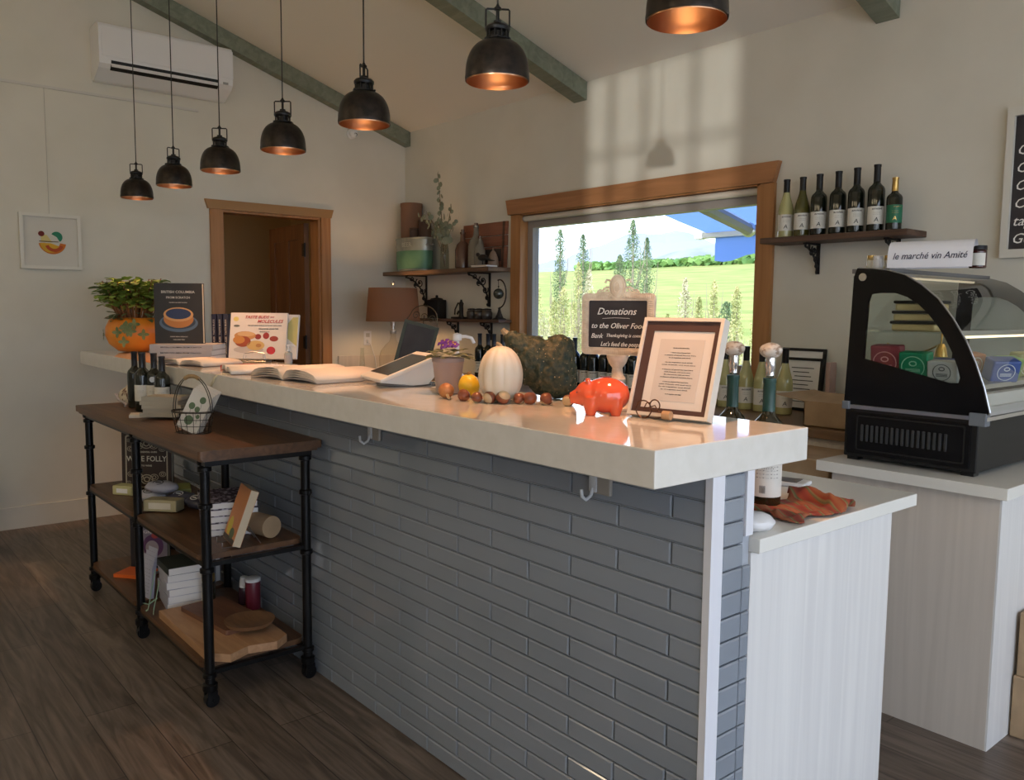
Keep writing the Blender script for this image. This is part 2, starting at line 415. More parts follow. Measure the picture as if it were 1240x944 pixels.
MB().box(a0+f, a1-.02, BY+.078, BY+.082, b0+f, b1-.085).build('window_pane', PANE, wr, kind='structure')
# rolled blind tube under the head
bl = thing('roller_blind', (0, 0, 0), 'rolled up pale roller blind tube tucked under the window head', 'blind')
MB().cyl((a0, BY+.02, b1-.022), (a1, BY+.02, b1-.022), .02).build('roll', mat('blind_cloth', (.62, .56, .48), .7), bl)
MB().cyl((a0, BY+.02, b1-.022), (a0+.012, BY+.02, b1-.022), .022).build('end_bracket', STEEL, bl)

# doorway in the left wall with the open leaf
dr = bpy.data.objects.new('door_1', None); COL.objects.link(dr); dr['kind'] = 'structure'
MB().prism([(2.215, 2.125), (3.185, 2.125), (3.205, 2.19), (2.195, 2.19)], 0, .026, M=Matrix(((0, 0, 1, LX), (1, 0, 0, 0), (0, 1, 0, 0), (0, 0, 0, 1)))).build('door_head_casing', mat('fir_head', (.36, .19, .07), .5), dr, kind='structure')
MB().box(LX, LX+.02, 2.23, 2.315, 0, 2.125).build('door_side_casing', FIR, dr, kind='structure')
MB().box(LX, LX+.02, 3.10, 3.18, 0, 2.125).build('door_side_casing', FIR, dr, kind='structure')
mb = MB(); mb.box(LX-WT, LX, 2.315, 2.333, 0, 2.125); mb.box(LX-WT, LX, 3.082, 3.10, 0, 2.125); mb.box(LX-WT, LX, 2.333, 3.082, 2.107, 2.125)
mb.box(LX-WT+.03, LX-WT+.07, 2.333, 2.345, 0, 2.10); mb.build('door_jamb', FIR, dr, kind='structure')
lf = bpy.data.objects.new('door_leaf', None); COL.objects.link(lf); lf.parent = dr; lf['kind'] = 'structure'
lf.location = (LX-WT-.01, 3.055, 0); lf.rotation_euler = (0, 0, RAD(180-3))
W_, H_ = .74, 2.09
mb = MB()
mb.box(0, .11, -.02, .02, .01, H_); mb.box(W_-.11, W_, -.02, .02, .01, H_)
mb.box(.11, W_-.11, -.02, .02, H_-.12, H_); mb.box(.11, W_-.11, -.02, .02, .01, .22); mb.box(.11, W_-.11, -.02, .02, .95, 1.08); mb.box(W_/2-.045, W_/2+.045, -.02, .02, .22, H_-.12)
for xx in (.11, W_/2+.045):
    for zz0, zz1 in ((.22, .95), (1.08, H_-.12)): mb.box(xx, xx+(W_/2-.155), -.01, .01, zz0, zz1)
mb.build('door_panels', DOORW, lf, kind='structure')
for hz in (.25, 1.15, 1.88): MB().box(-.012, .03, .012, .028, hz-.05, hz+.05).cyl((-.012, .02, hz-.055), (-.012, .02, hz+.055), .008).build('door_hinge', IRON, lf, kind='structure')
mb = MB(); mb.box(W_-.085, W_-.045, .02, .028, .92, 1.14, b=.004); mb.cyl((W_-.065, .028, 1.0), (W_-.065, .07, 1.0), .01); mb.tube([(W_-.065, .065, 1.0), (W_-.1, .07, 1.0), (W_-.15, .068, .995)], .009)
mb.box(W_-.085, W_-.045, -.028, -.02, .92, 1.14, b=.004); mb.cyl((W_-.065, -.028, 1.0), (W_-.065, -.07, 1.0), .01); mb.tube([(W_-.065, -.065, 1.0), (W_-.1, -.07, 1.0), (W_-.15, -.068, .995)], .009)
mb.build('door_handle', IRON, lf, kind='structure')

# hall beyond the doorway
HX = LX-2.3
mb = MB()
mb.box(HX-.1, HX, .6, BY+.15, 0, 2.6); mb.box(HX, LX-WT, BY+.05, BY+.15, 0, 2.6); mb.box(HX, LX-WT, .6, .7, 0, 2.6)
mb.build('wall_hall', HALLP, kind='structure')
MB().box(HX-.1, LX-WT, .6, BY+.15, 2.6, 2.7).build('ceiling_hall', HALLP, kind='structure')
lamp('hall_light', 'POINT', (-7.0, 1.5, 2.35), 9, (1, .66, .34), shadow_soft_size=.12)
cs = thing('hall_console', (-8.15, 2.95, 0), 'dark hall console table seen through the doorway', 'table')
MB().box(-.2, .2, -.38, .38, 1.17, 1.21, b=.004).build('top', BLACKM, cs)
for sx, sy in ((-.17, -.35), (.17, -.35), (-.17, .35), (.17, .35)): MB().box(sx-.02, sx+.02, sy-.02, sy+.02, 0, 1.17).build('leg', BLACKM, cs)
MB().box(-.18, .18, -.34, .34, .78, .80).build('shelf', BLACKM, cs)
bk = thing('wicker_basket', (-8.13, 2.78, .80), 'round wicker basket on the hall console shelf', 'basket')
MB().lathe([(.09, 0), (.13, .05), (.14, .13), (.12, .2), (.10, .24), (.09, .235), (.11, .15), (.0, .02)], 24).build('body', wood('wicker', (.22, .12, .05), (.36, .22, .1), .8, (60, 60, 90), .6), bk)
bw = thing('hall_bowl', (-8.08, 2.86, 1.211), 'small pale dish on top of the hall console', 'dish')
MB().lathe([(.02, 0), (.03, .005), (.075, .035), (.07, .035), (.03, .012), (0, .01)], 20).build('bowl', WHITEP, bw)
bx = thing('black_cabinet_box', (-8.13, 3.12, .80), 'dark box beside the wicker basket in the hall', 'box')
MB().box(-.12, .12, -.12, .12, 0, .3, b=.006).build('body', BLACKM, bx); MB().box(-.121, -.12+.245, -.10, .10, .31, .315).build('lid', BLACKM, bx)
ar = thing('hall_wall_print', (HX+.012, 2.86, 1.55), 'pale floral print on the hall wall', 'picture')
MB().box(-.01, .01, -.22, .16, -.1, .15).build('canvas', mat('pale_print', (.42, .35, .25), .8), ar)
mb = MB()
for yy, zz, rr in ((-.15, .02, .025), (-.02, .05, .03), (.07, -.02, .024), (-.08, -.05, .016)): mb.prism(ell(yy, zz, rr, rr*1.3, 10), .0101, .012, M=Matrix(((0, 0, 1, 0), (1, 0, 0, 0), (0, 1, 0, 0), (0, 0, 0, 1))))
mb.build('flowers', mat('dark_red_print', (.12, .05, .04), .8), ar)

# ---------------------------------------------------------------- outside, beyond the back window
FIELD = mottle(mat('vineyard_green', (.3, .42, .1), .95), (.15, .21, .035), (.30, .31, .09), (.35, 1.1, 1), 6, .3, .7)  # the field's own green, varied by noise
def ground_z(x, y):
    if y < 20: z = -.45
    elif y < 62: z = -.45+(y-20)/42*6.15
    elif y < 75: z = 5.7-(y-62)/13*3
    else: z = 2.7
    return z+.12*noise.noise(Vector((x*.15, y*.15, 0)))
ys = [BY+WT+.0, 5, 7, 10, 14, 18, 22, 28, 34, 40, 46, 52, 58, 61, 64, 70, 80, 110, 180, 300, 480]
xs = [-420, -300, -220, -160, -120, -95, -80, -70, -62, -54, -46, -40, -32, -25, -18, -10, 0, 15, 40]
v = [(x, y, ground_z(x, y)) for y in ys for x in xs]; nx = len(xs)
f = [(j*nx+i, j*nx+i+1, (j+1)*nx+i+1, (j+1)*nx+i) for j in range(len(ys)-1) for i in range(nx-1)]
MB().add(v, f, True).build('ground', FIELD, kind='structure')
MB().box(-40, 40, -11, FY-WT-.0, -.2, -.12).build('ground_forecourt', mat('pale_forecourt', (.62, .6, .56), .8), kind='structure')
MB().box(RX+WT, 40, FY-WT, 30, -.2, -.12).build('ground_terrace', mat('pale_terrace', (.68, .67, .66), .8), kind='structure')
def ridge(name, y0, depth, x0, x1, hf, m_, n_=60):
    v = []; f = []
    K = 7
    for i in range(n_+1):
        x = x0+(x1-x0)*i/n_; h = hf(x)
        for k in range(K):
            t = k/(K-1); s_ = sin(pi*t)**.9
            nz = noise.fractal(Vector((x*.02, t*3, y0)), 1, 2, 4)
            v.append((x, y0+depth*t, 1.5+h*s_*(1+.12*nz*(0 < k < K-1))))
    for i in range(n_):
        for k in range(K-1): f.append((i*K+k, (i+1)*K+k, (i+1)*K+k+1, i*K+k+1))
    return MB().add(v, f, True).build(name, m_, kind='structure')
HILL = mottle(mat('dry_hazy_hillside', (.40, .42, .42), .95), (.17, .21, .25), (.26, .28, .29), (.03, .03, .06), 5)  # bluish haze of distance put into the hill colour
HILL2 = mat('hazy_far_hillside', (.24, .28, .36), .95)  # farther range, tinted bluer to carry the haze in its colour
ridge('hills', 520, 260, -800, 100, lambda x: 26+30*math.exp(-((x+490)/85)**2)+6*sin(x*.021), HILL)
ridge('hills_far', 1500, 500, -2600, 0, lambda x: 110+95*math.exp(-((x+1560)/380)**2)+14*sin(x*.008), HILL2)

LEAFS = {}
def leafmat(name, c1, c2, sc=6):
    m_ = mottle(mat(name, c1, .8), c1, c2, (sc, sc, sc*.6), 3, .35, .65)
    m_.node_tree.nodes['Principled BSDF'].inputs['Specular IOR Level'].default_value = .2
    return m_
POP = leafmat('poplar_leaf', (.10, .17, .09), (.26, .33, .17))
POP2 = leafmat('yellowing_leaf', (.32, .36, .14), (.62, .58, .30))
DRY = leafmat('dry_grass_stem', (.42, .40, .26), (.66, .62, .44))
BARK = mat('pale_bark', (.34, .29, .22), .9)
def tree(name, x, y, h, wd, m_, label, cat='tree', group=None, seed=1, nl=1500, ls=.05, low=.12, wisps=1):
    rnd = random.Random(seed); z0 = ground_z(x, y)-.05
    r = thing(name, (x, y, z0), label, cat, group)
    tr = MB(); tr.tube([(0, 0, 0), (.02, .01, h*.5), (0, 0, h*.96)], [h*.016, h*.010, h*.002], 6)
    lv = MB(); stems = []
    for k in range(wisps*7):
        a = rnd.uniform(0, 2*pi); zb = rnd.uniform(low, .6)*h; L = rnd.uniform(.25, .45)*h
        p0 = Vector((0, 0, zb)); p1 = Vector((cos(a)*wd*.35, sin(a)*wd*.35, min(zb+L, h*.98)))
        stems.append((p0, p1)); tr.tube([p0, (p0+p1)/2+Vector((cos(a), sin(a), 0))*wd*.12, p1], [h*.005, h*.003, h*.001], 4)
    for k in range(nl):
        t = rnd.random()**.85; z = h*(low+(1-low)*t)
        env = (sin(pi*min(1, (t+.12)/1.12)**.8)**.55+.05)*(.75+.4*noise.noise(Vector((x*3.1, y, z*3/h*2))))
        a = rnd.uniform(0, 2*pi); rr = wd*.5*env*sqrt(rnd.random())
        clump = .6+.4*noise.noise(Vector((cos(a)*2, sin(a)*2, z*4)))
        c = Vector((cos(a)*rr*clump*1.3, sin(a)*rr*clump*1.3, z))
        d1 = Vector((rnd.gauss(0, 1), rnd.gauss(0, 1), rnd.gauss(0, 1)+.6)).normalized()*ls*rnd.uniform(.7, 1.4)
        d2 = d1.cross(Vector((rnd.gauss(0, 1), rnd.gauss(0, 1), rnd.gauss(0, 1)))).normalized()*ls*.6
        lv.add([c-d1*.5, c+d2*.5, c+d1*.5, c-d2*.5], [(0, 1, 2, 3)])
    tr.build('trunk', BARK, r); lv.build('foliage', m_, r)
    return r
G1 = 'slender poplars behind the window'
PD = {0: ('tall narrow poplar nearest the left side of the window', -17.1, 4.15, .8, POP), 1: ('tall narrow poplar second from the left window side', -16.2, 4.0, .75, POP),
      2: ('mid height poplar just left of the tallest poplar pair', -14.85, 3.35, .8, POP), 3: ('tallest dark poplar of the row outside the window', -14.42, 4.25, .95, POP),
      4: ('dense dark poplar standing right of the tallest poplar', -13.95, 3.7, .9, POP)}
for k, (lb, x, h, wd, m_) in PD.items():
    yy = (16.2, 16.0, 16.9, 15.9, 17.9)[k]
    tree('poplar', x*yy/16, yy, h*(yy/16)**.7, wd, m_, lb, group=None, seed=10+k, nl=3800, ls=.045)
SD = [('pale yellow sapling between the two narrow left poplars', -16.65, 2.3, .7, POP2), ('wispy yellow sapling right of the second left poplar', -15.75, 3.2, .5, POP2),
      ('short golden sapling below the pale gap of the poplar row', -15.3, 2.5, .7, POP2), ('golden bushy sapling at the far left foot of the poplars', -17.9, 2.4, .9, POP2),
      ('yellow sapling under the tallest poplar', -14.2, 2.1, .7, POP2), ('pale wispy sapling in front of the green field, left one', -12.25, 2.75, .55, DRY),
      ('greenish wispy sapling in front of the green field, middle one', -11.45, 2.6, .5, POP2), ('thin wispy sapling in front of the green field, near the right casing', -10.85, 2.55, .45, POP2),
      ('low golden bush at the foot of the field, behind the framed poem', -11.9, 1.6, .7, DRY), ('low yellow bush under the awning side of the window', -10.3, 2.0, .8, POP2),
      ('broad golden sapling left of the narrowest pair of poplars', -17.45, 2.9, .8, POP2), ('pale golden sapling close behind the donation sign, left half', -15.35, 3.0, .6, DRY),
      ('bright yellow narrow sapling below the second left poplar', -16.3, 2.6, .6, POP2), ('grey gold sapling right of the dense dark poplar', -13.5, 2.3, .6, DRY),
      ('leafy green sapling near the right casing below the awning', -11.1, 2.2, .8, POP), ('pale straw sapling just left of the green wispy one', -11.85, 2.4, .5, POP2), ('tiny yellow sapling left of the pale straw sapling', -12.75, 1.9, .6, POP2),
      ('wide golden bush below the leftmost poplar', -17.2, 2.0, 1.2, DRY), ('wide yellow green bush between the second and third poplars', -15.9, 2.2, 1.2, POP2), ('wide straw bush at the foot of the tallest poplar', -14.6, 1.9, 1.2, DRY), ('dense yellow bush closest to the left window jamb', -18.4, 2.3, 1.1, POP2), ('broad olive bush below the third poplar', -15.1, 1.8, 1.0, POP)]
for k, (lb, x, h, wd, m_) in enumerate(SD):
    yy = 11.6+.78*((k*3) % 5)
    tree('sapling', x*yy/15.4, yy, .45+(h-.45)*(.55+.45*yy/15.4), wd, m_, lb, seed=40+k, nl=2200, ls=.04, low=.03)
# tall dry grass at the field edge and dark hedge on the crest
rnd = random.Random(3); mb = MB()
for k in range(5200):
    x = rnd.uniform(-20.5, -9); y = rnd.uniform(18.2, 19.9); z = ground_z(x, y); h = rnd.uniform(.5, 1.25)*(1 if x < -13.5 else .75)
    dx, dy = rnd.gauss(0, .07), rnd.gauss(0, .07); wv = rnd.uniform(.012, .03)
    mb.add([(x-wv, y, z), (x+wv, y, z), (x+dx+wv*.3, y+dy, z+h), (x+dx-wv*.3, y+dy, z+h)], [(0, 1, 2, 3)])
tag(mb.build('dry_grass', DRY), 'tall dry pale grass along the foot of the green field', 'grass', kind='stuff')
mb = MB()
for k in range(1500):
    x = rnd.uniform(-62, -34); y = rnd.uniform(60, 62.5); z = ground_z(x, y)+rnd.uniform(0, .55)*(1+.4*noise.noise(Vector((x*.4, 0, 0))))
    d1 = Vector((rnd.gauss(0, 1), rnd.gauss(0, 1), rnd.gauss(0, 1))).normalized()*.32; d2 = d1.orthogonal()*.8
    c = Vector((x, y, z)); mb.add([c-d1, c+d2, c+d1, c-d2], [(0, 1, 2, 3)])
tag(mb.build('hedge_foliage', leafmat('hedge_leaf', (.09, .2, .06), (.2, .34, .10), .7)), 'dark green hedge line along the crest of the field', 'hedge', kind='stuff')

# blue awning above the window, outside
AW = mat('blue_awning_cloth', (.06, .14, .42), .8)
nn, ll, bb = nodes(AW)
tr_ = nn.new('ShaderNodeBsdfTranslucent'); tr_.inputs[0].default_value = (.20, .36, .85, 1); ms = nn.new('ShaderNodeMixShader'); ms.inputs[0].default_value = .4
out_ = nn['Material Output']; ll.new(bb.outputs[0], ms.inputs[1]); ll.new(tr_.outputs[0], ms.inputs[2]); ll.new(ms.outputs[0], out_.inputs[0])
aw = thing('awning', (0, 0, 0), 'blue fabric awning folded out over the back window outside', 'awning')
ax0, ax1, ay0, ay1, az0, az1 = -4.6, -.6, BY+WT+.1, 6.08, 2.56, 2.10
mb = MB(); N = 24; v = []; f = []
for i in range(N+1):
    x = ax0+(ax1-ax0)*i/N
    for k in range(6):
        t = k/5; v.append((x, ay0+(ay1-ay0)*t, az0+(az1-az0)*t-.035*sin(pi*t)+.004*sin(i*1.9)*sin(pi*t)))
for i in range(N):
    for k in range(5): f.append((i*6+k, (i+1)*6+k, (i+1)*6+k+1, i*6+k+1))
mb.add(v, f, True); mb.build('canopy', AW, aw)
mb = MB(); v = []; f = []
for i in range(49):
    x = ax0+.06+(ax1-ax0-.06)*i/48; zz = -.2-.028*sin(2*pi*(x-ax0)/.62)
    for k in range(3): v.append((x, ay1+.02+.012*sin(i*.9)*k/2, az1-.02+zz*k/2))
for i in range(48):
    for k in range(2): f.append((i*3+k, (i+1)*3+k, (i+1)*3+k+1, i*3+k+1))
mb.add(v, f, True); mb.build('valance', AW, aw)
MB().box(ax0-.05, ax1, ay1-.03, ay1+.035, az1-.04, az1+.02, b=.008).build('front_rail', STEEL, aw)
MB().box(ax0-.13, ax0-.05, ay1-.035, ay1+.04, az1-.045, az1+.025, b=.01).build('rail_end_cap', WHITEP, aw)
MB().box(ax0, ax1, BY+WT+.001, BY+WT+.1, 2.50, 2.62).build('wall_cassette', WHITEP, aw)
ARMM = mat('grey_awning_arm', (.16, .14, .12), .5)
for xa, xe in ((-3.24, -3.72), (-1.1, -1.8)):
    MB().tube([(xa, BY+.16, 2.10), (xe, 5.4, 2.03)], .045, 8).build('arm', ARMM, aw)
    MB().tube([(xa, BY+.16, 2.145), (xe, 5.4, 2.075)], .012, 6).build('arm_highlight', WHITEP, aw)  # white tube laid along the arm as its painted bright edge
    MB().tube([(xe, 5.4, 2.03), (xa+.05, ay1-.04, az1-.04)], .035, 8).build('forearm', ARMM, aw)
    MB().ball((xe, 5.4, 2.03), .055).build('elbow', STEEL, aw)

# ---------------------------------------------------------------- the tasting bar
BX0, BX1 = -5.35, -1.062
TY = 1.446
bar = thing('tasting_bar', (0, 0, 0), 'long tasting bar with blue grey tiled front and thick glossy white top', 'counter')
MB().box(BX0, BX1-.012, TY+.008, TY+.155, .0, 1.072).build('core', GROUT, bar)
ST = 1.150; SBX, SX, SY0, SY1 = -5.60, -1.055, 1.248, 1.80
MB().box(SBX, SX, SY0, SY1, 1.072, ST, b=.0025).build('bar_top', QUARTZ, bar)
rnd = random.Random(5)
def tilewall(name, axis, pos, a0, a1, z0, z1, L, Hh, off):
    mb = MB(); g = .0035; k = 0; z = z0
    while z < z1-.01:
        zt = min(z+Hh-g, z1); a = a0-(L*.5 if (k+off) % 2 else 0)
        while a < a1-.002:
            l0, l1 = max(a, a0)+g*.5, min(a+L, a1)-g*.5
            if l1-l0 > .012:
                d = .004; bv = .0035; j = [rnd.uniform(-.0004, .0004) for _ in range(4)]
                if axis == 'y':
                    v = [(l0, pos+.008, z), (l1, pos+.008, z), (l1, pos+.008, zt), (l0, pos+.008, zt), (l0, pos+.002, z), (l1, pos+.002, z), (l1, pos+.002, zt), (l0, pos+.002, zt),
                         (l0+bv, pos-.001+j[0], z+bv), (l1-bv, pos-.001+j[1], z+bv), (l1-bv, pos-.001+j[2], zt-bv), (l0+bv, pos-.001+j[3], zt-bv)]
                else:
                    v = [(pos-.008, l0, z), (pos-.008, l1, z), (pos-.008, l1, zt), (pos-.008, l0, zt), (pos-.002, l0, z), (pos-.002, l1, z), (pos-.002, l1, zt), (pos-.002, l0, zt),
                         (pos+.001+j[0], l0+bv, z+bv), (pos+.001+j[1], l1-bv, z+bv), (pos+.001+j[2], l1-bv, zt-bv), (pos+.001+j[3], l0+bv, zt-bv)]
                mb.add(v, [(0, 1, 5, 4), (1, 2, 6, 5), (2, 3, 7, 6), (3, 0, 4, 7), (4, 5, 9, 8), (5, 6, 10, 9), (6, 7, 11, 10), (7, 4, 8, 11), (8, 9, 10, 11)])
            a += L
        z += Hh; k += 1
    return mb.build(name, TILE, bar)
tilewall('tiled_front', 'y', TY, BX0, BX1-.014, .004, 1.071, .3215, .0533, 0)
tilewall('tiled_end', 'x', BX1, TY+.04, TY+.118, .004, 1.071, .6, .0533, 0)
tilewall('tiled_end_low', 'x', BX1, TY+.118, TY+.150, .004, .86, .6, .0533, 0)
MB().box(BX1-.016, BX1+.003, TY-.004, TY+.012, 0, 1.0715).box(BX1-.012, BX1+.003, TY+.012, TY+.038, 0, 1.0715).build('corner_trim', TRIMW, bar)
MB().box(BX1-.06, BX1+.004, TY+.119, TY+.146, .925, 1.0715).build('back_edge_trim', TRIMW, bar)
# purse hooks under the bar top
for x, lb in ((-1.40, 'clear purse hook under the bar top near the bar corner'), (-2.455, 'clear purse hook under the bar top nearer the iron rack')):
    h = thing('purse_hook', (x, TY-.0015, 1.012), lb, 'hook')
    MB().box(-.008, .052, -.012, 0, -.032, .03, b=.003).build('back_plate', mat('tan_hook_plate', (.34, .31, .27), .5), h)
    HK = THING
    mb = MB(); mb.box(-.012, .012, -.018, -.012, -.028, .03, b=.002); mb.tube([(0, -.015, -.018), (0, -.022, -.036), (0, -.038, -.044), (0, -.052, -.034), (0, -.054, -.016)], .0045, 8)
    mb.build('hook', mat('frosted_plastic', (.55, .57, .6), .25, spec=.6), h)

# lower work counter behind the bar
wk = thing('work_counter', (0, 0, 0), 'lower white work counter with drawers behind the bar end', 'counter')
WZ = .914
MB().box(-5.4, -1.046, TY+.157, 2.372, WZ-.034, WZ, b=.002).build('counter_top', QUARTZ2, wk)
MB().box(-1.09, -1.068, TY+.157, 2.272, 0, WZ-.035).build('end_panel', CABW, wk)
MB().box(-5.35, -1.09, TY+.165, 2.25, .1, WZ-.035).build('carcass', CABW, wk)
for dz0, dz1 in ((.62, .872), (.36, .612), (.1, .352)):
    for q in range(4):
        xx1 = -1.07-.9*q
        d_ = MB().box(xx1-.895, xx1, 2.252, 2.27+.008, dz0, dz1, b=.002).build('drawer_front', CABW, wk)

# back counter along the back wall
bc = thing('back_counter', (0, 0, 0), 'dark brown topped back counter running under the window', 'counter')
BZ = .93
MB().box(LX+.001, -1.62, 3.24, BY-.001, BZ-.04, BZ, b=.003).build('counter_top', wood('brown_counter_top', (.14, .08, .04), (.2, .12, .06), .4, (2, 20, 20)), bc)
MB().box(LX+.001, -1.68, 3.28, BY-.02, 0, BZ-.041).build('carcass', CABG, bc)
for q in range(7): MB().box(-1.7-.6*(q+1)+.003, -1.7-.6*q-.003, 3.262, 3.28, .1, BZ-.06, b=.002).build('cabinet_door', CABG, bc)
MB().box(LX+.001, LX+.018, 3.24, BY-.001, BZ+.0005, BZ+.11).build('trim_2', CABG, kind='structure')

# pastry counter carrying the display case
pc = thing('pastry_counter', (0, 0, 0), 'white wood grain pastry counter carrying the black display case', 'counter')
MB().box(-1.605, -.962, 2.80, BY-.002, .846, .884, b=.002).build('counter_top', QUARTZ2, pc)
MB().box(-1.575, -1.004, 2.863, BY-.004, 0, .845).build('carcass', CABG, pc)
MB().box(-1.004, -.998, 2.864, BY-.004, 0, .845).build('front_panel', CABW, pc)

# ---------------------------------------------------------------- display case
dc = thing('display_case', (0, 2.9, .884), 'black refrigerated pastry display case with curved glass front', 'display case')
L_ = .90
def XZ(y=0): return Matrix(((1, 0, 0, 0), (0, 0, 1, y), (0, 1, 0, -.884), (0, 0, 0, 1)))   # polygon (x,z world) -> plane y
for sx, sy in ((-1.53, .03), (-1.13, .03), (-1.53, L_-.05), (-1.13, L_-.05)): MB().box(sx-.02, sx+.02, sy-.01, sy+.03, 0, .018).build('foot', BLACKM, dc)
MB().box(-1.558, -1.098, .006, L_-.006, .014, .19, b=.004).build('base_housing', BLACKM, dc)
MB().box(-1.545, -1.118, 0, .008, .026, .178, b=.003).build('side_cover', BLACKG, dc)
mb = MB()
for k in range(17): mb.box(-1.492+k*.0182, -1.482+k*.0182, -.005, .002, .075, .135, M=T(), b=.003)
mb.build('side_louvres', mat('louvre_grey', (.03, .03, .033), .4), dc)
mb = MB(); mb.ring(rrect(-1.51, -1.135, .040, .168, .006), rrect(-1.505, -1.14, .045, .163, .006), -.0015, .001, M=Matrix(((1, 0, 0, 0), (0, 0, 1, 0), (0, 1, 0, 0), (0, 0, 0, 1)))); mb.build('side_cover_seam', mat('seam_black', (.003, .003, .003), .6), dc)
MB().box(-1.562, -1.07, -.003, L_, .190, .203).build('chrome_strip', CHROME, dc)
GREYC = mat('grey_corner_cap', (.16, .18, .21), .5)
MB().box(-1.566, -1.538, -.008, .02, .186, .216, b=.003).build('corner_cap', GREYC, dc)
MB().box(-1.125, -1.072, -.008, .03, .172, .215, b=.003).build('corner_cap', GREYC, dc)
outer = [(-1.562, 1.088), (-1.556, 1.25), (-1.550, 1.42), (-1.546, 1.55), (-1.535, 1.580), (-1.48, 1.576), (-1.423, 1.568), (-1.364, 1.551), (-1.306, 1.516), (-1.249, 1.469), (-1.20, 1.406), (-1.155, 1.334), (-1.12, 1.26), (-1.09, 1.181), (-1.068, 1.102), (-1.075, 1.088), (-1.2, 1.088), (-1.4, 1.088)]
inner = [(-1.495, 1.257), (-1.493, 1.32), (-1.490, 1.40), (-1.488, 1.46), (-1.480, 1.487), (-1.45, 1.491), (-1.391, 1.490), (-1.35, 1.476), (-1.311, 1.452), (-1.275, 1.418), (-1.242, 1.378), (-1.216, 1.338), (-1.193, 1.295), (-1.172, 1.245), (-1.162, 1.21), (-1.166, 1.192), (-1.196, 1.190), (-1.35, 1.225)]
MB().ring(outer, inner, 0, .012, XZ()).build('side_panel', BLACKG, dc)
MB().ring(outer, inner, L_-.012, L_, XZ()).build('side_panel', BLACKG, dc)
MB().prism(inner, .004, .008, XZ()).build('side_glass', CGLASS, dc)
MB().prism(inner, L_-.008, L_-.004, XZ()).build('side_glass', CGLASS, dc)
MB().cyl((-1.512, -.004, 1.548-.884), (-1.512, 0, 1.548-.884), .014, 20).build('lock', STEEL, dc)
MB().box(-1.56, -1.423, .012, L_-.012, 1.562-.884, 1.578-.884).build('top_panel', mat('grey_top', (.13, .13, .14), .3), dc)
curve = outer[6:15]; mb = MB(); v = []; f = []
for off in (0, -.005):
    for (x, z) in curve:
        for y in (.012, L_-.012): v.append((x+off, y, z-.884))
nc = len(curve)
for k in range(nc-1): f.append((k*2, k*2+1, k*2+3, k*2+2))
mb.add(v[:nc*2], f, True); mb.build('curved_front_glass', CGLASS, dc)
MB().tube([(x+.002, .006, z-.884) for x, z in outer[4:15]], .004, 6).build('glass_edge_seal', STEEL, dc)
MB().box(-1.10, -1.072, .012, L_-.012, 1.088-.884, 1.12-.884, b=.003).build('front_sill', mat('grey_sill', (.34, .33, .32), .4), dc)
MB().box(-1.50, -1.12, .02, L_-.02, 1.17-.884, 1.185-.884).build('display_deck', STEEL, dc)
MB().box(-1.12, -1.085, .012, L_-.012, 1.10-.884, 1.16-.884).build('front_skirt', mat('pale_skirt', (.5, .48, .45), .5), dc)
MB().box(-1.498, -1.21, .02, L_-.02, 1.352-.884, 1.358-.884).build('glass_shelf', CGLASS, dc)
MB().box(-1.215, -1.205, .02, L_-.02, 1.345-.884, 1.362-.884).build('shelf_rail', STEEL, dc)
MB().box(-1.556, -1.55, .012, L_-.012, .21, .67).build('back_doors', CGLASS, dc)
LEDM = mat('case_light', (1, .85, .6), .5, emit=(1, .80, .5), es=1.8)
MB().box(-1.225, -1.208, .03, L_-.03, 1.336-.884, 1.344-.884).build('shelf_light', LEDM, dc)
MB().box(-1.49, -1.475, .03, L_-.03, 1.548-.884, 1.556-.884).build('top_light', mat('dim_case_light', (1, .85, .6), .5, emit=(1, .8, .5), es=.5), dc)

CB = 1.1885
def pack(x, y, z, rz, col, lb, seal=(.8, .8, .8), sz=(.10, .05, .075), rx=-.5):
    r = thing('food_packet', (x, y, z), lb, 'packet', rz=rz)
    MB().box(-sz[0]/2, sz[0]/2, -sz[1]/2, sz[1]/2, .001, sz[2], M=T(rx=rx), b=.006).build('pouch', mat('packet_paper', col, .5), r)
    mb = MB(); sc_ = min(sz[0], sz[2])
    mb.ring(ell(0, 0, sc_*.40, sc_*.38, 28), ell(0, 0, sc_*.37, sc_*.35, 28), 0, .001, M=T(rx=rx) @ T(0, -sz[1]/2-.0006, sz[2]*.5, rx=pi/2))
    mb.ring(ell(0, .012, sc_*.14, sc_*.1, 10), ell(0, .012, sc_*.10, sc_*.06, 10), 0, .001, M=T(rx=rx) @ T(0, -sz[1]/2-.0006, sz[2]*.5, rx=pi/2))
    for q in range(3): mb.box(-sc_*.25, sc_*.25, -.0018, -.0006, -.004*q, -.004*q+.0018, M=T(rx=rx) @ T(0, -sz[1]/2, sz[2]*.42))
    mb.build('printed_seal', mat('seal_ink', seal, .6), r)
    return r
pack(-1.435, 2.965, CB, .05, (.24, .035, .05), 'dark red packet on the display case floor, left of the green one', (.6, .3, .3), rx=.12, sz=(.105, .05, .12))
pack(-1.330, 2.955, CB, .03, (.0, .20, .09), 'green packet with round seal between the red and grey packets in the case', (.25, .5, .35), rx=.12, sz=(.10, .05, .10))
pack(-1.228, 2.945, CB, .0, (.42, .42, .41), 'light grey packet with dark round seal near the case front', (.06, .06, .07), rx=.12)
pack(-1.26, 3.05, CB, .4, (.02, .03, .22), 'dark blue packet behind the light grey packet', (.5, .5, .6), rx=.05)
pack(-1.19, 3.03, CB, -.5, (.55, .19, .03), 'orange packet at the case front corner', (.7, .6, .4), sz=(.07, .04, .06), rx=.1)
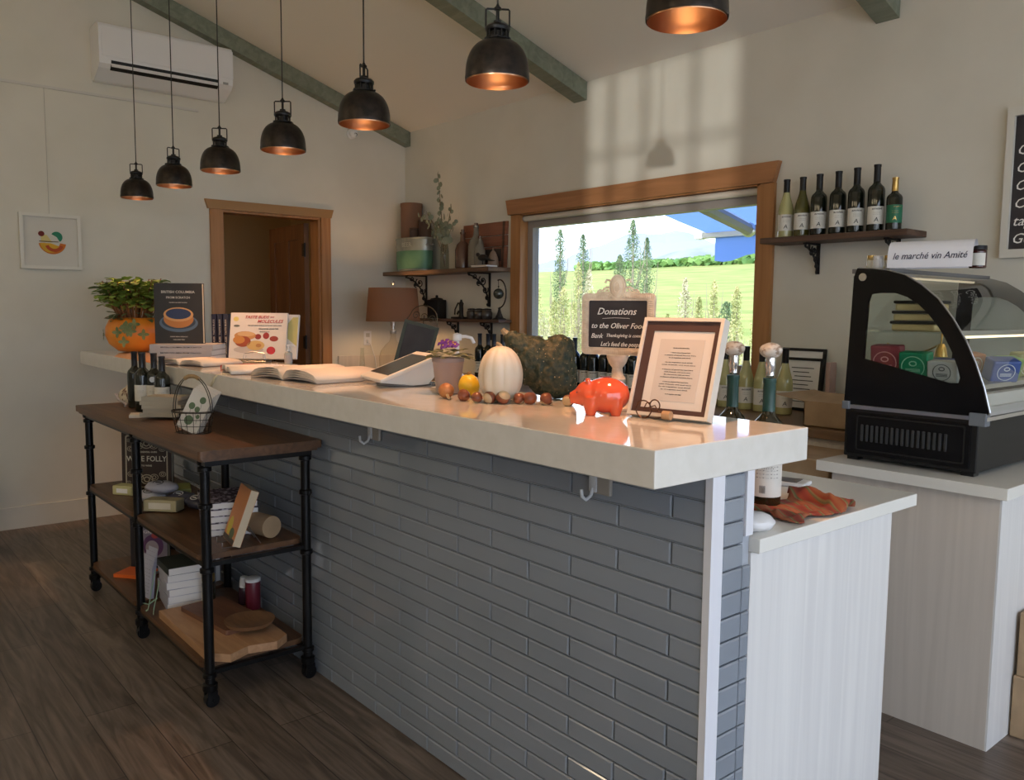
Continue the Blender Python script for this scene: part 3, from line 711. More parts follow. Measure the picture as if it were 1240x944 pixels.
pack(-1.16, 3.22, CB, .9, (.03, .07, .25), 'blue and white packet lying behind the curved glass', (.6, .65, .7), sz=(.1, .06, .08), rx=.3)
pack(-1.19, 3.34, CB, 1.2, (.18, .35, .08), 'light green packet behind the curved glass', (.7, .75, .5), sz=(.1, .05, .08), rx=.3)
pack(-1.3, 3.3, CB, 1.3, (.45, .2, .1), 'rust coloured packet in the middle of the case floor', (.7, .7, .6), sz=(.1, .05, .09), rx=.2)
pack(-1.2, 3.52, CB, 1.3, (.3, .3, .1), 'mustard packet far back on the case floor', (.7, .7, .6), sz=(.1, .05, .09), rx=.2)
CHEESE = mat('cheese_wedge', (.55, .42, .2), .5)
for k in range(3):
    t_ = thing('sandwich_pack', (-1.36+.004*k, 3.02, 1.3585+.036*k), ('bottom', 'middle', 'top')[k]+' dark wrapped flat pack in the stack on the case shelf', 'food pack', 'stacked packs on the case shelf', rz=.06*k)
    MB().box(-.075, .075, -.05, .05, 0, .024, b=.006).build('filling', CHEESE, t_); MB().box(-.08, .08, -.055, .055, .0245, .035, b=.004).build('wrapper', BLACKM, t_)
bl_ = thing('brass_bell_ladle', (-1.3, 3.0, 1.262+.02), 'small brass cup hanging on a wire below the case shelf', 'utensil')
MB().lathe([(.004, .045), (.010, .044), (.016, .03), (.022, 0), (.02, 0), (.012, .03)], 16, M=T(.03, .0, -.01)).build('cup', GOLD, bl_)
MB().tube([(-.16, 0, .03), (-.12, 0, .004), (-.06, 0, -.006), (-.01, 0, .012), (.03, 0, .035), (.03, 0, .072)], .003, 6).build('wire', GOLD, bl_)

# card sign and jars on the display case
TP = 1.578
cg = thing('folded_card_sign', (-1.33, 3.03, TP+.0015), 'white folded card with handwritten French shop name on the display case', 'sign', rz=RAD(12))
mb = MB(); v = []; f = []; K = 12
for i in range(K+1):
    a = pi*i/K; y = -.055*cos(a)*1.0; z = .095*sin(a)**.62
    v += [(-.135, y, z), (.135, y, z)]
for i in range(K): f.append((i*2, i*2+1, i*2+3, i*2+2))
mb.add(v, f, True); v2 = [(x*.992, y*.96, z*.975) for x, y, z in v]; mb.add(v2, f, True); mb.build('card', mat('white_card', (.80, .80, .86), .6), cg)
mb = MB(); addtext(mb, 'le marché vin Amité', T(0, -.0535, .040, rx=RAD(76)), .024, .235, .25, .004); mb.build('handwriting', mat('dark_blue_ink', (.02, .025, .07), .6), cg)
def jar(x, y, z, rr, h, body, lb, lid=BLACKM, cat='jar', name='jar', lab=True):
    r = thing(name, (x, y, z), lb, cat)
    MB().lathe([(rr*.9, .0005), (rr, .004), (rr, h*.74), (rr*.85, h*.8), (rr*.85, h*.82)], 20).build('glass', body, r)
    MB().lathe([(rr*.95, h*.8), (rr*.98, h*.81), (rr*.98, h*.99), (rr*.9, h)], 20).build('lid', lid, r)
    if lab:
        mb = MB(); n_ = 10; v = []; f = []
        for i in range(n_+1):
            a = RAD(-115+100*i/n_); v += [(rr*1.02*cos(a), rr*1.02*sin(a), h*.12), (rr*1.02*cos(a), rr*1.02*sin(a), h*.66)]
        for i in range(n_): f.append((i*2, i*2+2, i*2+3, i*2+1))
        mb.add(v, f, True); mb.build('label_band', LABEL, r)
    return r
JAMD = mat('dark_jam', (.05, .008, .006), .1, spec=.6)
jar(-1.215, 3.12, TP, .028, .078, JAMD, 'dark jam jar with black lid right of the folded card')
jar(-1.595+.045, 3.03, TP, .016, .055, mat('honey_glass', (.45, .36, .18), .1, spec=.6), 'small pale honey jar leftmost on the display case', GOLD)
jar(-1.51, 3.00, TP, .016, .05, WHITEP, 'small white pot between the honey jars and card', WHITEP, lab=False)
jar(-1.505, 3.07, TP, .016, .055, mat('honey_glass_b', (.45, .34, .15), .1, spec=.6), 'small honey jar behind the white pot', GOLD)

# cardboard boxes
def box(x0, x1, y0, y1, z0, z1, lb, rz=0, flaps=False, marks=True):
    cx, cy = (x0+x1)/2, (y0+y1)/2; r = thing('cardboard_box', (cx, cy, z0), lb, 'box', rz=rz)
    a, b_, h = (x1-x0)/2, (y1-y0)/2, z1-z0
    if flaps:
        t_ = .004; mb = MB(); mb.box(-a, a, -b_, -b_+t_, 0, h); mb.box(-a, a, b_-t_, b_, 0, h); mb.box(-a, -a+t_, -b_, b_, 0, h); mb.box(a-t_, a, -b_, b_, 0, h); mb.box(-a, a, -b_, b_, 0, t_); mb.build('carton', CARD, r)
        MB().box(0, 2*a, -b_*.9, 0, 0, t_, M=T(-a, b_, h, rx=RAD(160))).build('flap', CARD, r)
        MB().box(0, b_*.7, -b_, b_, 0, t_, M=T(a, 0, h, ry=RAD(-84))).build('flap', CARD, r)
        MB().box(-b_*.9, 0, -b_, b_, 0, t_, M=T(-a, 0, h, ry=RAD(8))).build('flap', CARD, r)
        MB().box(-a, a, 0, b_*.9, 0, t_, M=T(0, -b_, h, rx=RAD(12))).build('flap', CARD, r)
    else: MB().box(-a, a, -b_, b_, 0, h, b=.004).build('carton', CARD, r)
    if marks:
        mb = MB()
        for q in range(4): mb.box(a*.45, a*.8, -b_-.0015, -b_-.0003, h*.6-q*.018, h*.6-q*.018+.008)
        mb.build('printing', mat('brown_print', (.16, .08, .04), .8), r)
    return r
box(-.992, -.58, 3.04, 3.45, 0, .212, 'lower brown cardboard box on the floor beside the pastry counter', marks=False)
box(-.985, -.6, 3.045, 3.43, .2125, .43, 'upper brown cardboard box stacked on the floor box', marks=False)
box(-1.96, -1.665, 3.30, 3.62, BZ, BZ+.105, 'open cardboard box with raised flaps left of the display case', flaps=True, marks=False)
box(-1.99, -1.62, 2.92, 3.25-.02, 0, .86, 'tall cardboard carton standing in the aisle beside the pastry counter')

# ---------------------------------------------------------------- pendant lamps over the bar
def make_pendant(label):
    r = thing('pendant_lamp', (0, 0, 0), label, 'pendant lamp')   # origin at the rim plane
    R = .0925; prof = []
    for k in range(15):
        a = pi/2*k/14; prof.append((R*cos(a)**.62 if k < 14 else .0, .004+.098*sin(a)**.95))
    prof = [(R*1.0, -.012), (R*1.012, -.004)]+prof[:-2]+[(.034, .100)]
    MB().lathe(prof, 40, cap=False).build('shade', BRONZE, r)
    inn = [(p[0]-.003, p[1]-.0025) for p in prof]; MB().lathe(inn, 40, cap=False).build('shade_lining', COPPER, r, label='glowing copper inside of the shade')
    mb = MB(); mb.lathe([(.036, .099), (.040, .101), (.040, .106), (.031, .107)], 24)
    for k in range(3):
        a = 2*pi*k/3+.5; mb.ball((.041*cos(a), .041*sin(a), .104), .004, n=8, m=6)
    mb.build('collar', IRON, r)
    mb = MB(); mb.lathe([(.024, .107), (.024, .125), (0.02, .126)], 16)
    for k in range(10):
        a = 2*pi*k/10; mb.cyl((.030*cos(a), .030*sin(a), .106), (.030*cos(a), .030*sin(a), .128), .0028, 6)
    mb.lathe([(.034, .127), (.036, .131), (.036, .137), (.030, .144), (.012, .150), (.012, .156)], 24)
    mb.build('vented_cap', IRON, r)
    mb = MB(); mb.tube([(-.034, 0, .132), (-.034, 0, .186), (-.031, 0, .189), (.031, 0, .189), (.034, 0, .186), (.034, 0, .132)], .0028, 6)
    mb.lathe([(.005, .150), (.005, .185), (.011, .187), (.011, .192), (.006, .197), (.003, .203)], 12); mb.build('yoke', IRON, r)
    mb = MB(); mb.lathe([(.010, .095), (.012, .082), (.018, .068), (.024, .052), (.024, .040), (.016, .026), (0, .020)], 16)
    mb.build('bulb', mat('warm_bulb', (1, .8, .5), .5, emit=(1, .62, .32), es=4), r)
    return r
PX = [-5.432, -4.753, -4.081, -3.377, -2.705, -1.945, -1.260]
PLB = ['farthest and smallest looking of the seven dark pendant lamps, beside the air conditioner', 'second pendant lamp from the air conditioner side, in the row over the bar',
       'third pendant lamp from the far end, hanging before the doorway', 'fourth pendant lamp of the row, hanging in the middle', 'fifth pendant lamp from the far end, just over the white camera',
       'second nearest pendant lamp, hanging against the sage green beam', 'nearest pendant lamp, cut off by the top of the picture']
PYC, PZ, YR = 1.562, 2.090, [.3, .9, .15, .0, 1.35, .1, .4]
p0 = make_pendant(PLB[0])
for k, x in enumerate(PX):
    p = p0 if k == 0 else dup(p0, label=PLB[k])
    p.location = (x, PYC, PZ); p.rotation_euler = (0, 0, CF+YR[k]); p['group'] = 'pendant lamps over the bar'
CORD = mat('black_cord', (.02, .018, .016), .6)
for k, x in enumerate(PX):
    p = [o for o in SC.objects if o.name.startswith('pendant_lamp')][k]
    ch = ceil_z(PYC)-p.location.z
    MB().cyl((0, 0, .2), (0, 0, ch-.02), .0028, 6).build('cord', CORD, p)
    MB().lathe([(.055, ch-.022), (.055, ch-.012), (.05, ch)], 20).build('ceiling_rose', IRON, p)
    lamp('pendant_light', 'SPOT', (p.location.x, PYC, PZ+.018), PENDANT_W, (1, .46, .20), aim=(0, 0, -1), spot_size=RAD(58), spot_blend=.8, shadow_soft_size=.02)

# ---------------------------------------------------------------- left wall: air conditioner, rail, picture, camera, outlet
ac = thing('air_conditioner', (LX, 1.915, 2.87), 'white wall mounted air conditioner with dark outlet slot', 'air conditioner')
def YZ(x0=0): return Matrix(((0, 0, 1, x0), (1, 0, 0, 0), (0, 1, 0, 0), (0, 0, 0, 1)))       # polygon (y,z) extruded along x
def XZp(): return Matrix(((1, 0, 0, 0), (0, 0, 1, 0), (0, 1, 0, 0), (0, 0, 0, 1)))           # polygon (x,z) extruded along y
prof = [(.001, .02), (.001, .34), (.17, .34), (.19, .332), (.20, .31), (.205, .12), (.20, .085), (.175, .06), (.06, .005), (.02, .0)]
MB().prism(prof, -.43, .43, XZp()).build('housing', WHITEP, ac)
MB().prism([(.2045, .13), (.2005, .312), (.208, .312), (.212, .13)], -.415, .43, XZp()).build('front_panel', WHITEP, ac)
MB().prism([(.203, .1085), (.196, .082), (.170, .058), (.173, .052), (.200, .078), (.2075, .1075)], -.36, .33, XZp()).build('outlet_slot', BLACKM, ac)
MB().prism([(.199, .086), (.202, .09), (.214, .070), (.211, .066)], -.36, .33, XZp()).build('louvre', WHITEP, ac)
MB().box(.201, .207, .36, .395, .085, .10).build('display_window', mat('display_grey', (.35, .36, .36), .3), ac)
MB().box(.2085, .2115, -.02, .1, .142, .145).build('name_plate', STEEL, ac)
rl = thing('picture_rail', (LX, 0, 2.785), 'thin white picture hanging rail across the left wall', 'rail')
MB().box(.0, .010, -1.2, 2.17, 0, .016).build('rail', mat('rail_white', (.6, .58, .54), .5), rl)
pf = thing('framed_artwork', (LX+.003, 1.203, 1.655), 'small white framed abstract print in orange, yellow and green', 'picture', rz=RAD(.4))
mb = MB(); mb.ring([(-.175, 0), (.175, 0), (.175, .348), (-.175, .348)], [(-.155, .02), (.155, .02), (.155, .328), (-.155, .328)], 0, .03, YZ()); mb.build('frame', mat('frame_white', (.68, .66, .6), .5), pf)
MB().box(.002, .012, -.156, .156, .019, .329).build('print_sheet', mat('print_paper', (.62, .60, .55), .8), pf)
def patch(nm, poly, col, d=0): MB().prism(poly, .0125+d*.0006, .0129+d*.0006, YZ()).build(nm, mat(nm+'_ink', col, .8), pf)
def arcpoly(cy, cz, r1, r0, a0, a1, n=16):
    return [(cy+r1*cos(RAD(a0+(a1-a0)*i/n)), cz+r1*sin(RAD(a0+(a1-a0)*i/n))) for i in range(n+1)]+[(cy+r0*cos(RAD(a1+(a0-a1)*i/n)), cz+r0*sin(RAD(a1+(a0-a1)*i/n))) for i in range(n+1)]
patch('orange_arc', arcpoly(.01, .175, .08, .045, 190, 350), (.55, .16, .02))
patch('yellow_arc', arcpoly(.0, .165, .06, .0, 180, 340), (.60, .34, .03), 1)
patch('pale_yellow_block', [(-.055, .17), (.01, .17), (-.02, .215), (-.055, .215)], (.62, .52, .22), 2)
patch('red_bow', arcpoly(.02, .165, .055, .035, 200, 340), (.42, .07, .02), 3)
patch('green_lobe', arcpoly(.035, .205, .034, .0, -60, 150), (.02, .20, .12), 4)
patch('maroon_dot', ell(-.052, .222, .018, .017, 18), (.16, .02, .02), 5)
patch('dark_bar', [(-.066, .172), (.045, .172), (.045, .177), (-.066, .177)], (.1, .05, .02), 6)
MB().cyl((.006, 0, .345), (.006, 0, 1.132), .0012, 5).build('hanging_wire', mat('wire_grey', (.42, .40, .36), .5), pf)
cmr = thing('security_camera', (LX, 3.375, 2.80), 'small white dome security camera high on the left wall', 'camera')
MB().lathe([(.038, 0), (.038, .014), (.03, .02)], 20, M=T(ry=pi/2)).build('base', WHITEP, cmr)
MB().ball((.045, 0, .0), .036, n=20, m=14).build('body', WHITEP, cmr)
MB().lathe([(.014, 0), (.016, .006), (.0, .008)], 16, M=T(.069, .002, -.012, ry=pi/2+.5)).build('lens', BLACKG, cmr)
ot = thing('wall_outlet', (LX, 3.512, 1.18), 'white wall outlet with a plugged in cord behind the bar', 'outlet')
MB().box(.0, .007, -.036, .036, -.058, .058, b=.003).build('plate', WHITEP, ot)
MB().box(.007, .010, -.017, .017, .008, .04, b=.001).build('upper_socket', mat('socket_grey', (.5, .49, .46), .5), ot)
mb = MB(); mb.box(.007, .035, -.016, .016, -.04, -.01, b=.003); mb.tube([(.03, 0, -.03), (.04, .02, -.08), (.035, .05, -.16), (.04, .06, -.245)], .004, 6); mb.build('plug_and_cord', WHITEP, ot)

# ---------------------------------------------------------------- bottles
_bt = {}
def bottle(label, loc, glass, cap, style='bordeaux', lab=LABEL, h=.30, R=.0375, text='amitié', mark='A', group=None, rz=None, capcol=None, lz=(.035, .115), lab_arc=150, name='wine_bottle', cat='bottle', simple=False):
    key = (glass.name, cap.name, style, lab.name if lab else None, h, R, text, mark, lz)
    if key in _bt:
        o = dup(_bt[key], loc, rz if rz is not None else atan2(-loc[0], loc[1]), label)
        o.name = name; o['category'] = cat
    else:
        o = thing(name, loc, label, cat, rz=rz if rz is not None else atan2(-loc[0], loc[1])); _bt[key] = o
        if style == 'bordeaux': pr = [(R*.8, .001), (R*.97, .003), (R, .009), (R, h*.60), (R*.97, h*.635), (R*.85, h*.67), (R*.60, h*.70), (R*.42, h*.73), (R*.375, h*.77), (R*.36, h*.97), (R*.40, h*.975), (R*.40, h*.99), (R*.36, h*.998)]
        else: pr = [(R*.8, .001), (R*.97, .003), (R, .009), (R, h*.46), (R*.97, h*.50), (R*.86, h*.56), (R*.66, h*.64), (R*.48, h*.72), (R*.39, h*.79), (R*.36, h*.97), (R*.40, h*.975), (R*.40, h*.99), (R*.36, h*.998)]
        MB().lathe(pr, 24).build('glass', glass, o)
        cz = h*.745
        if cap is not None:
            MB().lathe([(R*.42, cz), (R*.41, cz+.005), (R*.405, h*.96), (R*.44, h*.97), (R*.44, h*1.0), (R*.2, h*1.004)], 20).build('capsule', cap, o)
        if lab:
            mb = MB(); n_ = 14; v = []; f = []; r_ = R+.0006
            for i in range(n_+1):
                a = -pi/2+RAD(lab_arc)*(i/n_-.5); v += [(r_*cos(a), r_*sin(a), lz[0]), (r_*cos(a), r_*sin(a), lz[1])]
            for i in range(n_): f.append((i*2, i*2+2, i*2+3, i*2+1))
            mb.add(v, f, True); mb.build('label_paper', lab, o)
            mb = MB(); lh = lz[1]-lz[0]
            MM = T(0, 0, 0, rx=pi/2)
            if text: addtext(mb, text, MM @ T(0, lz[1]-lh*.14), .009*R/.0375, .046*R/.0375, .2, bend=r_+.0002, bold=.01)
            for q in (0.34, .44): 
                addtext(mb, '- - - - - -', MM @ T(0, lz[0]+lh*(1-q)), .010, .03*R/.0375, bend=r_+.0002)
            if mark: addtext(mb, mark, MM @ T(-.002, lz[0]+lh*.24), .020*R/.0375, .020*R/.0375, .1, bend=r_+.0002)
            mb.build('label_lettering', GOLD if lab is GREENLAB else INK, o)
    if group: o['group'] = group
    return o
# right wall shelf
def bracket(loc, d, h, rz, label, sc_=1.0):
    """scrolled cast iron bracket: arm along -Y, leg down the wall"""
    r = thing('shelf_bracket', loc, label, 'bracket', rz=rz)
    mb = MB(); mb.box(-.009, .009, -.008, 0, -h, 0); mb.box(-.009, .009, -d, 0, -.008, 0)
    mb.build('angle_arms', IRONM, r)
    def spiral(cx, cz, R0, a0, turns, sgn=1, n=26):
        return [(0, cx+R0*(1-t/n*.82)*cos(a0+sgn*2*pi*turns*t/n), cz+R0*(1-t/n*.82)*sin(a0+sgn*2*pi*turns*t/n)) for t in range(n+1)]
    s = MB(); q = min(d, h)
    pts = [(0, -d*.97, -.012)]+[(0, -d*.93+d*.86*sin(t/8*pi/2)**1.3, -.02-h*.86*(1-cos(t/8*pi/2))) for t in range(9)]
    s.tube(pts, .0055*sc_, 6)
    for cx, cz, R0, a0, tn, sg in ((-d*.34, -h*.24, q*.19, 2.2, 1.4, 1), (-d*.22, -h*.50, q*.14, .6, 1.3, -1), (-d*.70, -h*.11, q*.09, 3.6, 1.2, 1), (-d*.13, -h*.74, q*.09, 1.2, 1.2, 1), (-d*.1, -h*.93, q*.06, 0, 1.2, -1), (-d*.52, -h*.30, q*.10, 5, 1.1, -1), (-d*.95, -h*.06, q*.055, 0.5, 1.1, 1)):
        s.tube(spiral(cx, cz, R0, a0, tn, sg), .0042*sc_, 5)
    for cx, cz in ((-d*.34, -h*.24), (-d*.22, -h*.5), (-d*.13, -h*.74), (-d*.52, -h*.30)): s.ball((0, cx, cz), .010*sc_, n=8, m=6)
    s.build('scrollwork', IRONM, r)
    return r
SHW = wood('dark_shelf_board', (.06, .03, .02), (.12, .065, .04), .6, (2, 20, 30))
rs = thing('wine_bottle_shelf', (0, 0, 0), 'dark wood wall shelf carrying seven wine bottles right of the window', 'shelf')
MB().box(-2.475, -1.735, 3.69, BY-.001, 1.762, 1.79, b=.003).build('board', SHW, rs)
bracket((-2.262, BY-.001, 1.7615), .13, .15, 0, 'black scrolled iron bracket nearer the window under the wine bottle shelf')
bracket((-1.86, BY-.001, 1.7615), .13, .15, 0, 'black scrolled iron bracket under the wine shelf, nearer the display case')
WBL = [('clear white wine bottle with black cap, closest to the window on the wine shelf', PGLASS, BLACKM, 'burgundy', LABEL, .290),
       ('olive glass wine bottle, second on the wine shelf counting from the window', OGLASS, BLACKM, 'burgundy', LABEL, .292),
       ('black wine bottle third from the window on the wine shelf', DGLASS, BLACKM, 'bordeaux', LABEL, .296),
       ('black wine bottle in the very middle of the wine shelf row', DGLASS, BLACKM, 'bordeaux', LABEL, .298),
       ('black wine bottle third from the green labelled end of the wine shelf', DGLASS, BLACKM, 'bordeaux', LABEL, .303),
       ('tallest looking black wine bottle, beside the green labelled one', DGLASS, BLACKM, 'bordeaux', LABEL, .306),
       ('short dark bottle with green label and gold capsule at the end of the wine shelf', DGLASS, GOLD, 'bordeaux', GREENLAB, .238)]
for k, (lb, g_, c_, st_, la_, h_) in enumerate(WBL):
    x = [-2.392, -2.303, -2.214, -2.116, -2.024, -1.928, -1.842][k]
    bottle(lb, (x, 3.785, 1.7905), g_, c_, st_, la_, h_, .0375 if k < 6 else .034, text='amitié' if k < 6 else '*', group='bottles on the wine shelf', rz=CF*.7)
# big chalkboard menu at the right edge of the picture
cb = thing('menu_chalkboard', (-1.418, BY-.001, 1.655), 'large white framed chalkboard menu at the right edge of the back wall', 'chalkboard')
MB().ring([(0, 0), (.9, 0), (.9, .615), (0, .615)], [(.028, .035), (.872, .035), (.872, .58), (.028, .58)], 0, .03, T(0, 0, 0, rx=pi/2)).build('frame', mat('frame_greywhite', (.66, .64, .58), .5), cb)
MB().box(.0275, .8725, -.012, -.002, .0345, .5805).build('board', SLATE, cb)
mb = MB()
for q, s_ in enumerate(('Cheese', 'Crackers', 'Olives', 'Charcuterie', 'tapenade', 'Gelato')): addtext(mb, s_, T(.036, -.0125, .44-.0725*q, rx=pi/2), .042, None, .3, .0, 'LEFT')
mb.build('chalk_writing', CHALK, cb)

# rows of bottles on the back counter
for k in range(25):
    x = -4.84+.083*k
    bottle('dark capsuled wine bottle in the long row standing below the back window', (x, 3.74+.012*(k % 2), BZ+.0005), DGLASS, mat('navy_capsule', (.012, .02, .035), .3) if k == 0 else MATS['navy_capsule'], 'bordeaux', LABEL, .318, .0375, group='bottle row under the window', rz=CF*.8)
BWL = ['pale wine bottle half hidden behind the framed poem on the back counter', 'pale wine bottle behind the first stone stopper', 'pale wine bottle between the two stone stoppers, nearer the first', 'pale wine bottle between the two stone stoppers, nearer the second', 'pale black capped wine bottle nearest the leaning black frames']
for k, x in enumerate((-2.70, -2.60, -2.47, -2.37, -2.235)):
    bottle(BWL[k], (x, 3.63-.012*k, BZ+.0005), PGLASS, BLACKM, 'burgundy', LABEL, .318, .0385, group='pale wine bottles on the back counter', rz=CF*.8)
# two tasting bottles with stone stoppers
for k, (x, y, lb) in enumerate(((-1.352, 1.915, 'opened white wine bottle with stone stopper nearer the framed poem'), (-1.232, 1.905, 'opened wine bottle with stone stopper nearest the bar end'))):
    bottle(lb, (x, y, WZ+.0005), GGLASS, GREENCAP, 'bordeaux', LABEL, .335, .0385, text='', mark='', lz=(.028, .165), lab_arc=190, rz=.65)
    st_ = thing('bottle_stopper', (x, y, WZ+.0005+.338), ('chrome pourer with speckled white stone knob on the bottle beside the framed poem', 'chrome pourer with speckled white stone knob on the bottle at the bar end')[k], 'bottle stopper')
    MB().lathe([(.009, 0), (.012, .004), (.0115, .02), (.014, .024), (.013, .05), (.0125, .052)], 20).build('pourer', CHROME, st_)
    MB().ball((0, 0, .069), .0295, .0275, .0205, 24, 14, fn=lambda d: 1+.03*noise.noise(d*2)).build('stone_knob', mottle(mat('speckled_stone%d' % k, (.5, .45, .38), .45), (.28, .2, .14), (.62, .57, .5), (70, 70, 120), 5, .38, .5), st_)
# printed back label of the nearer tasting bottle
mb = MB()
for q in range(9): addtext(mb, 'lorem ipsum dolor amet'.replace('lorem ipsum dolor amet', '= -- = --- = -- ='), T(0, 0, .155-.0095*q, rx=pi/2), .0035, .058, bend=.0395)
for q in range(9): mb.add([((.0394)*sin(a), -(.0394)*cos(a), z) for a, z in ((-.5+q*.045, .038), (-.5+q*.045+.022, .038), (-.5+q*.045+.022, .058), (-.5+q*.045, .058))], [(0, 1, 2, 3)])
tb = [o for o in SC.objects if o.type == 'EMPTY' and o.get('label', '') == 'opened wine bottle with stone stopper nearest the bar end'][0]
mb.build('label_print', INK, tb)
# cloth, saucer and phone on the work counter
CLM = mat('striped_tea_towel', (.6, .15, .05), .9)
nn, ll, bb = nodes(CLM); tc_ = nn.new('ShaderNodeTexCoord'); wv = nn.new('ShaderNodeTexWave'); wv.inputs['Scale'].default_value = 5; wv.inputs['Distortion'].default_value = 1.2; wv.bands_direction = 'Y'
mp_ = nn.new('ShaderNodeMapping'); mp_.inputs['Rotation'].default_value = (0, 0, .5); ll.new(tc_.outputs['Object'], mp_.inputs[0]); ll.new(mp_.outputs[0], wv.inputs['Vector'])
cr_ = nn.new('ShaderNodeValToRGB'); cr_.color_ramp.elements[0].color = (.22, .035, .02, 1); cr_.color_ramp.elements[1].color = (.32, .11, .045, 1)
for p_, c_ in ((.3, (.30, .065, .03, 1)), (.45, (.13, .13, .055, 1)), (.62, (.24, .19, .08, 1)), (.75, (.28, .05, .025, 1))): e = cr_.color_ramp.elements.new(p_); e.color = c_
ll.new(wv.outputs[0], cr_.inputs[0]); ll.new(cr_.outputs[0], bb.inputs['Base Color'])
tw = thing('tea_towel', (-1.16, 1.93, WZ), 'crumpled orange and green striped tea towel on the work counter', 'towel')
mb = MB(); v = []; f = []; NX, NY = 28, 34
for j in range(NY+1):
    for i in range(NX+1):
        u, w_ = i/NX, j/NY
        x = -.09+.20*u-.03*sin(w_*7); y = -.13+.27*w_+.02*sin(u*6)
        z = .003+.009*abs(noise.noise(Vector((u*3.2, w_*3.8, .3))))+.010*max(0, noise.noise(Vector((u*7, w_*6, 2))))
        if w_ > .72: q = (w_-.72)/.28; z += .026*sin(pi*min(1, q*1.15))
        v.append((min(x, .105), y, z))
for j in range(NY):
    for i in range(NX): f.append((j*(NX+1)+i, j*(NX+1)+i+1, (j+1)*(NX+1)+i+1, (j+1)*(NX+1)+i))
mb.add(v, f, True); o_ = mb.build('cloth', CLM, tw); md = o_.modifiers.new('thickness', 'SOLIDIFY'); md.thickness = .003; md.offset = 1
sd = thing('paper_napkin_wad', (-1.10, 1.66, WZ), 'small white bundled napkin just behind the bar end trim', 'napkin')
MB().ball((0, 0, .022), .045, .05, .022, 14, 10, fn=lambda d: 1+.12*noise.noise(d*3)).build('wad', WHITEP, sd)
ph = thing('card_reader', (-1.36, 2.19, WZ), 'small grey and white card reader lying on the work counter', 'device', rz=.25)
MB().box(-.075, .075, -.038, .038, .001, .013, b=.004).build('case', WHITEP, ph); MB().box(-.06, .05, -.03, .03, .013, .015, b=.001).build('screen', mat('reader_grey', (.10, .09, .085), .4), ph)
# frames leaning at the back wall right of the pale bottles
for k, (x, y, w_, h_, lb) in enumerate(((-2.305, 3.84, .24, .31, 'larger thin black picture frame leaning on the back wall beside the window'), (-2.275, 3.79, .22, .265, 'smaller thin black frame in front of the larger leaning one'))):
    fr = thing('leaning_frame', (x, y, BZ), lb, 'picture frame', rx=-RAD(6))
    MB().ring([(-w_/2, 0), (w_/2, 0), (w_/2, h_), (-w_/2, h_)], [(-w_/2+.014, .014), (w_/2-.014, .014), (w_/2-.014, h_-.014), (-w_/2+.014, h_-.014)], 0, .014, T(rx=pi/2)).build('frame', BLACKM, fr)
    MB().box(-w_/2+.013, w_/2-.013, -.008, -.003, .013, h_-.013).build('mounted_sheet', PAPER, fr)
    mb = MB()
    for q in range(9): mb.box(-w_*.28+.01*(q % 3), w_*.28-.012*((q*2) % 3), -.0088, -.0081, h_*.8-q*.021, h_*.8-q*.021+.004)
    mb.build('printed_lines', INK, fr)
pfm = thing('pink_binder', (-2.12, 3.80, BZ), 'thin pinkish binder standing right of the leaning black frames', 'binder')
MB().box(-.012, .012, -.03, .03, .001, .25, b=.003).build('cover', mat('dusty_pink', (.45, .3, .26), .7), pfm)

# ---------------------------------------------------------------- back corner: lamp and shelves
lp = thing('table_lamp', (-5.56, 3.45, BZ), 'table lamp with brown drum shade and clear jug shaped glass base', 'lamp')
SHD = mat('brown_lamp_shade', (.24, .15, .095), .85)
nn, ll, bb = nodes(SHD); t2 = nn.new('ShaderNodeBsdfTranslucent'); t2.inputs[0].default_value = (.30, .17, .08, 1); m2 = nn.new('ShaderNodeMixShader'); m2.inputs[0].default_value = .3
ll.new(bb.outputs[0], m2.inputs[1]); ll.new(t2.outputs[0], m2.inputs[2]); ll.new(m2.outputs[0], nn['Material Output'].inputs[0])
mb = MB(); mb.lathe([(.208, .395), (.186, .65)], 40, cap=False); mb.lathe([(.205, .395), (.183, .65)], 40, cap=False); mb.build('lamp_shade', SHD, lp)
MB().lathe([(.07, .002), (.10, .006), (.108, .03), (.108, .12), (.095, .17), (.06, .215), (.03, .24), (.022, .27), (.022, .30), (.03, .305)], 28, cap=False).build('glass_base', clear('lamp_jug_glass', (.95, .93, .88)), lp)
mb = MB(); mb.lathe([(.024, .300), (.026, .31), (.026, .325), (.012, .33), (.012, .36), (.02, .365), (.02, .39)], 16); mb.cyl((0, 0, .39), (0, 0, .68), .003, 6); mb.tube([(0, 0, .64), (.06, 0, .645), (.186, 0, .645)], .002, 5); mb.tube([(0, 0, .64), (-.12, .14, .645)], .002, 5)
mb.build('stem', STEEL, lp)
MB().ball((0, 0, .69), .014).build('finial', STEEL, lp)
MB().ball((0, 0, .49), .03, .03, .04).build('bulb', mat('lamp_bulb', (1, .8, .5), .5, emit=(1, .6, .28), es=8), lp)
lamp('table_lamp_light', 'POINT', (-5.56, 3.45, BZ+.49), 11, (1, .58, .26), shadow_soft_size=.05)

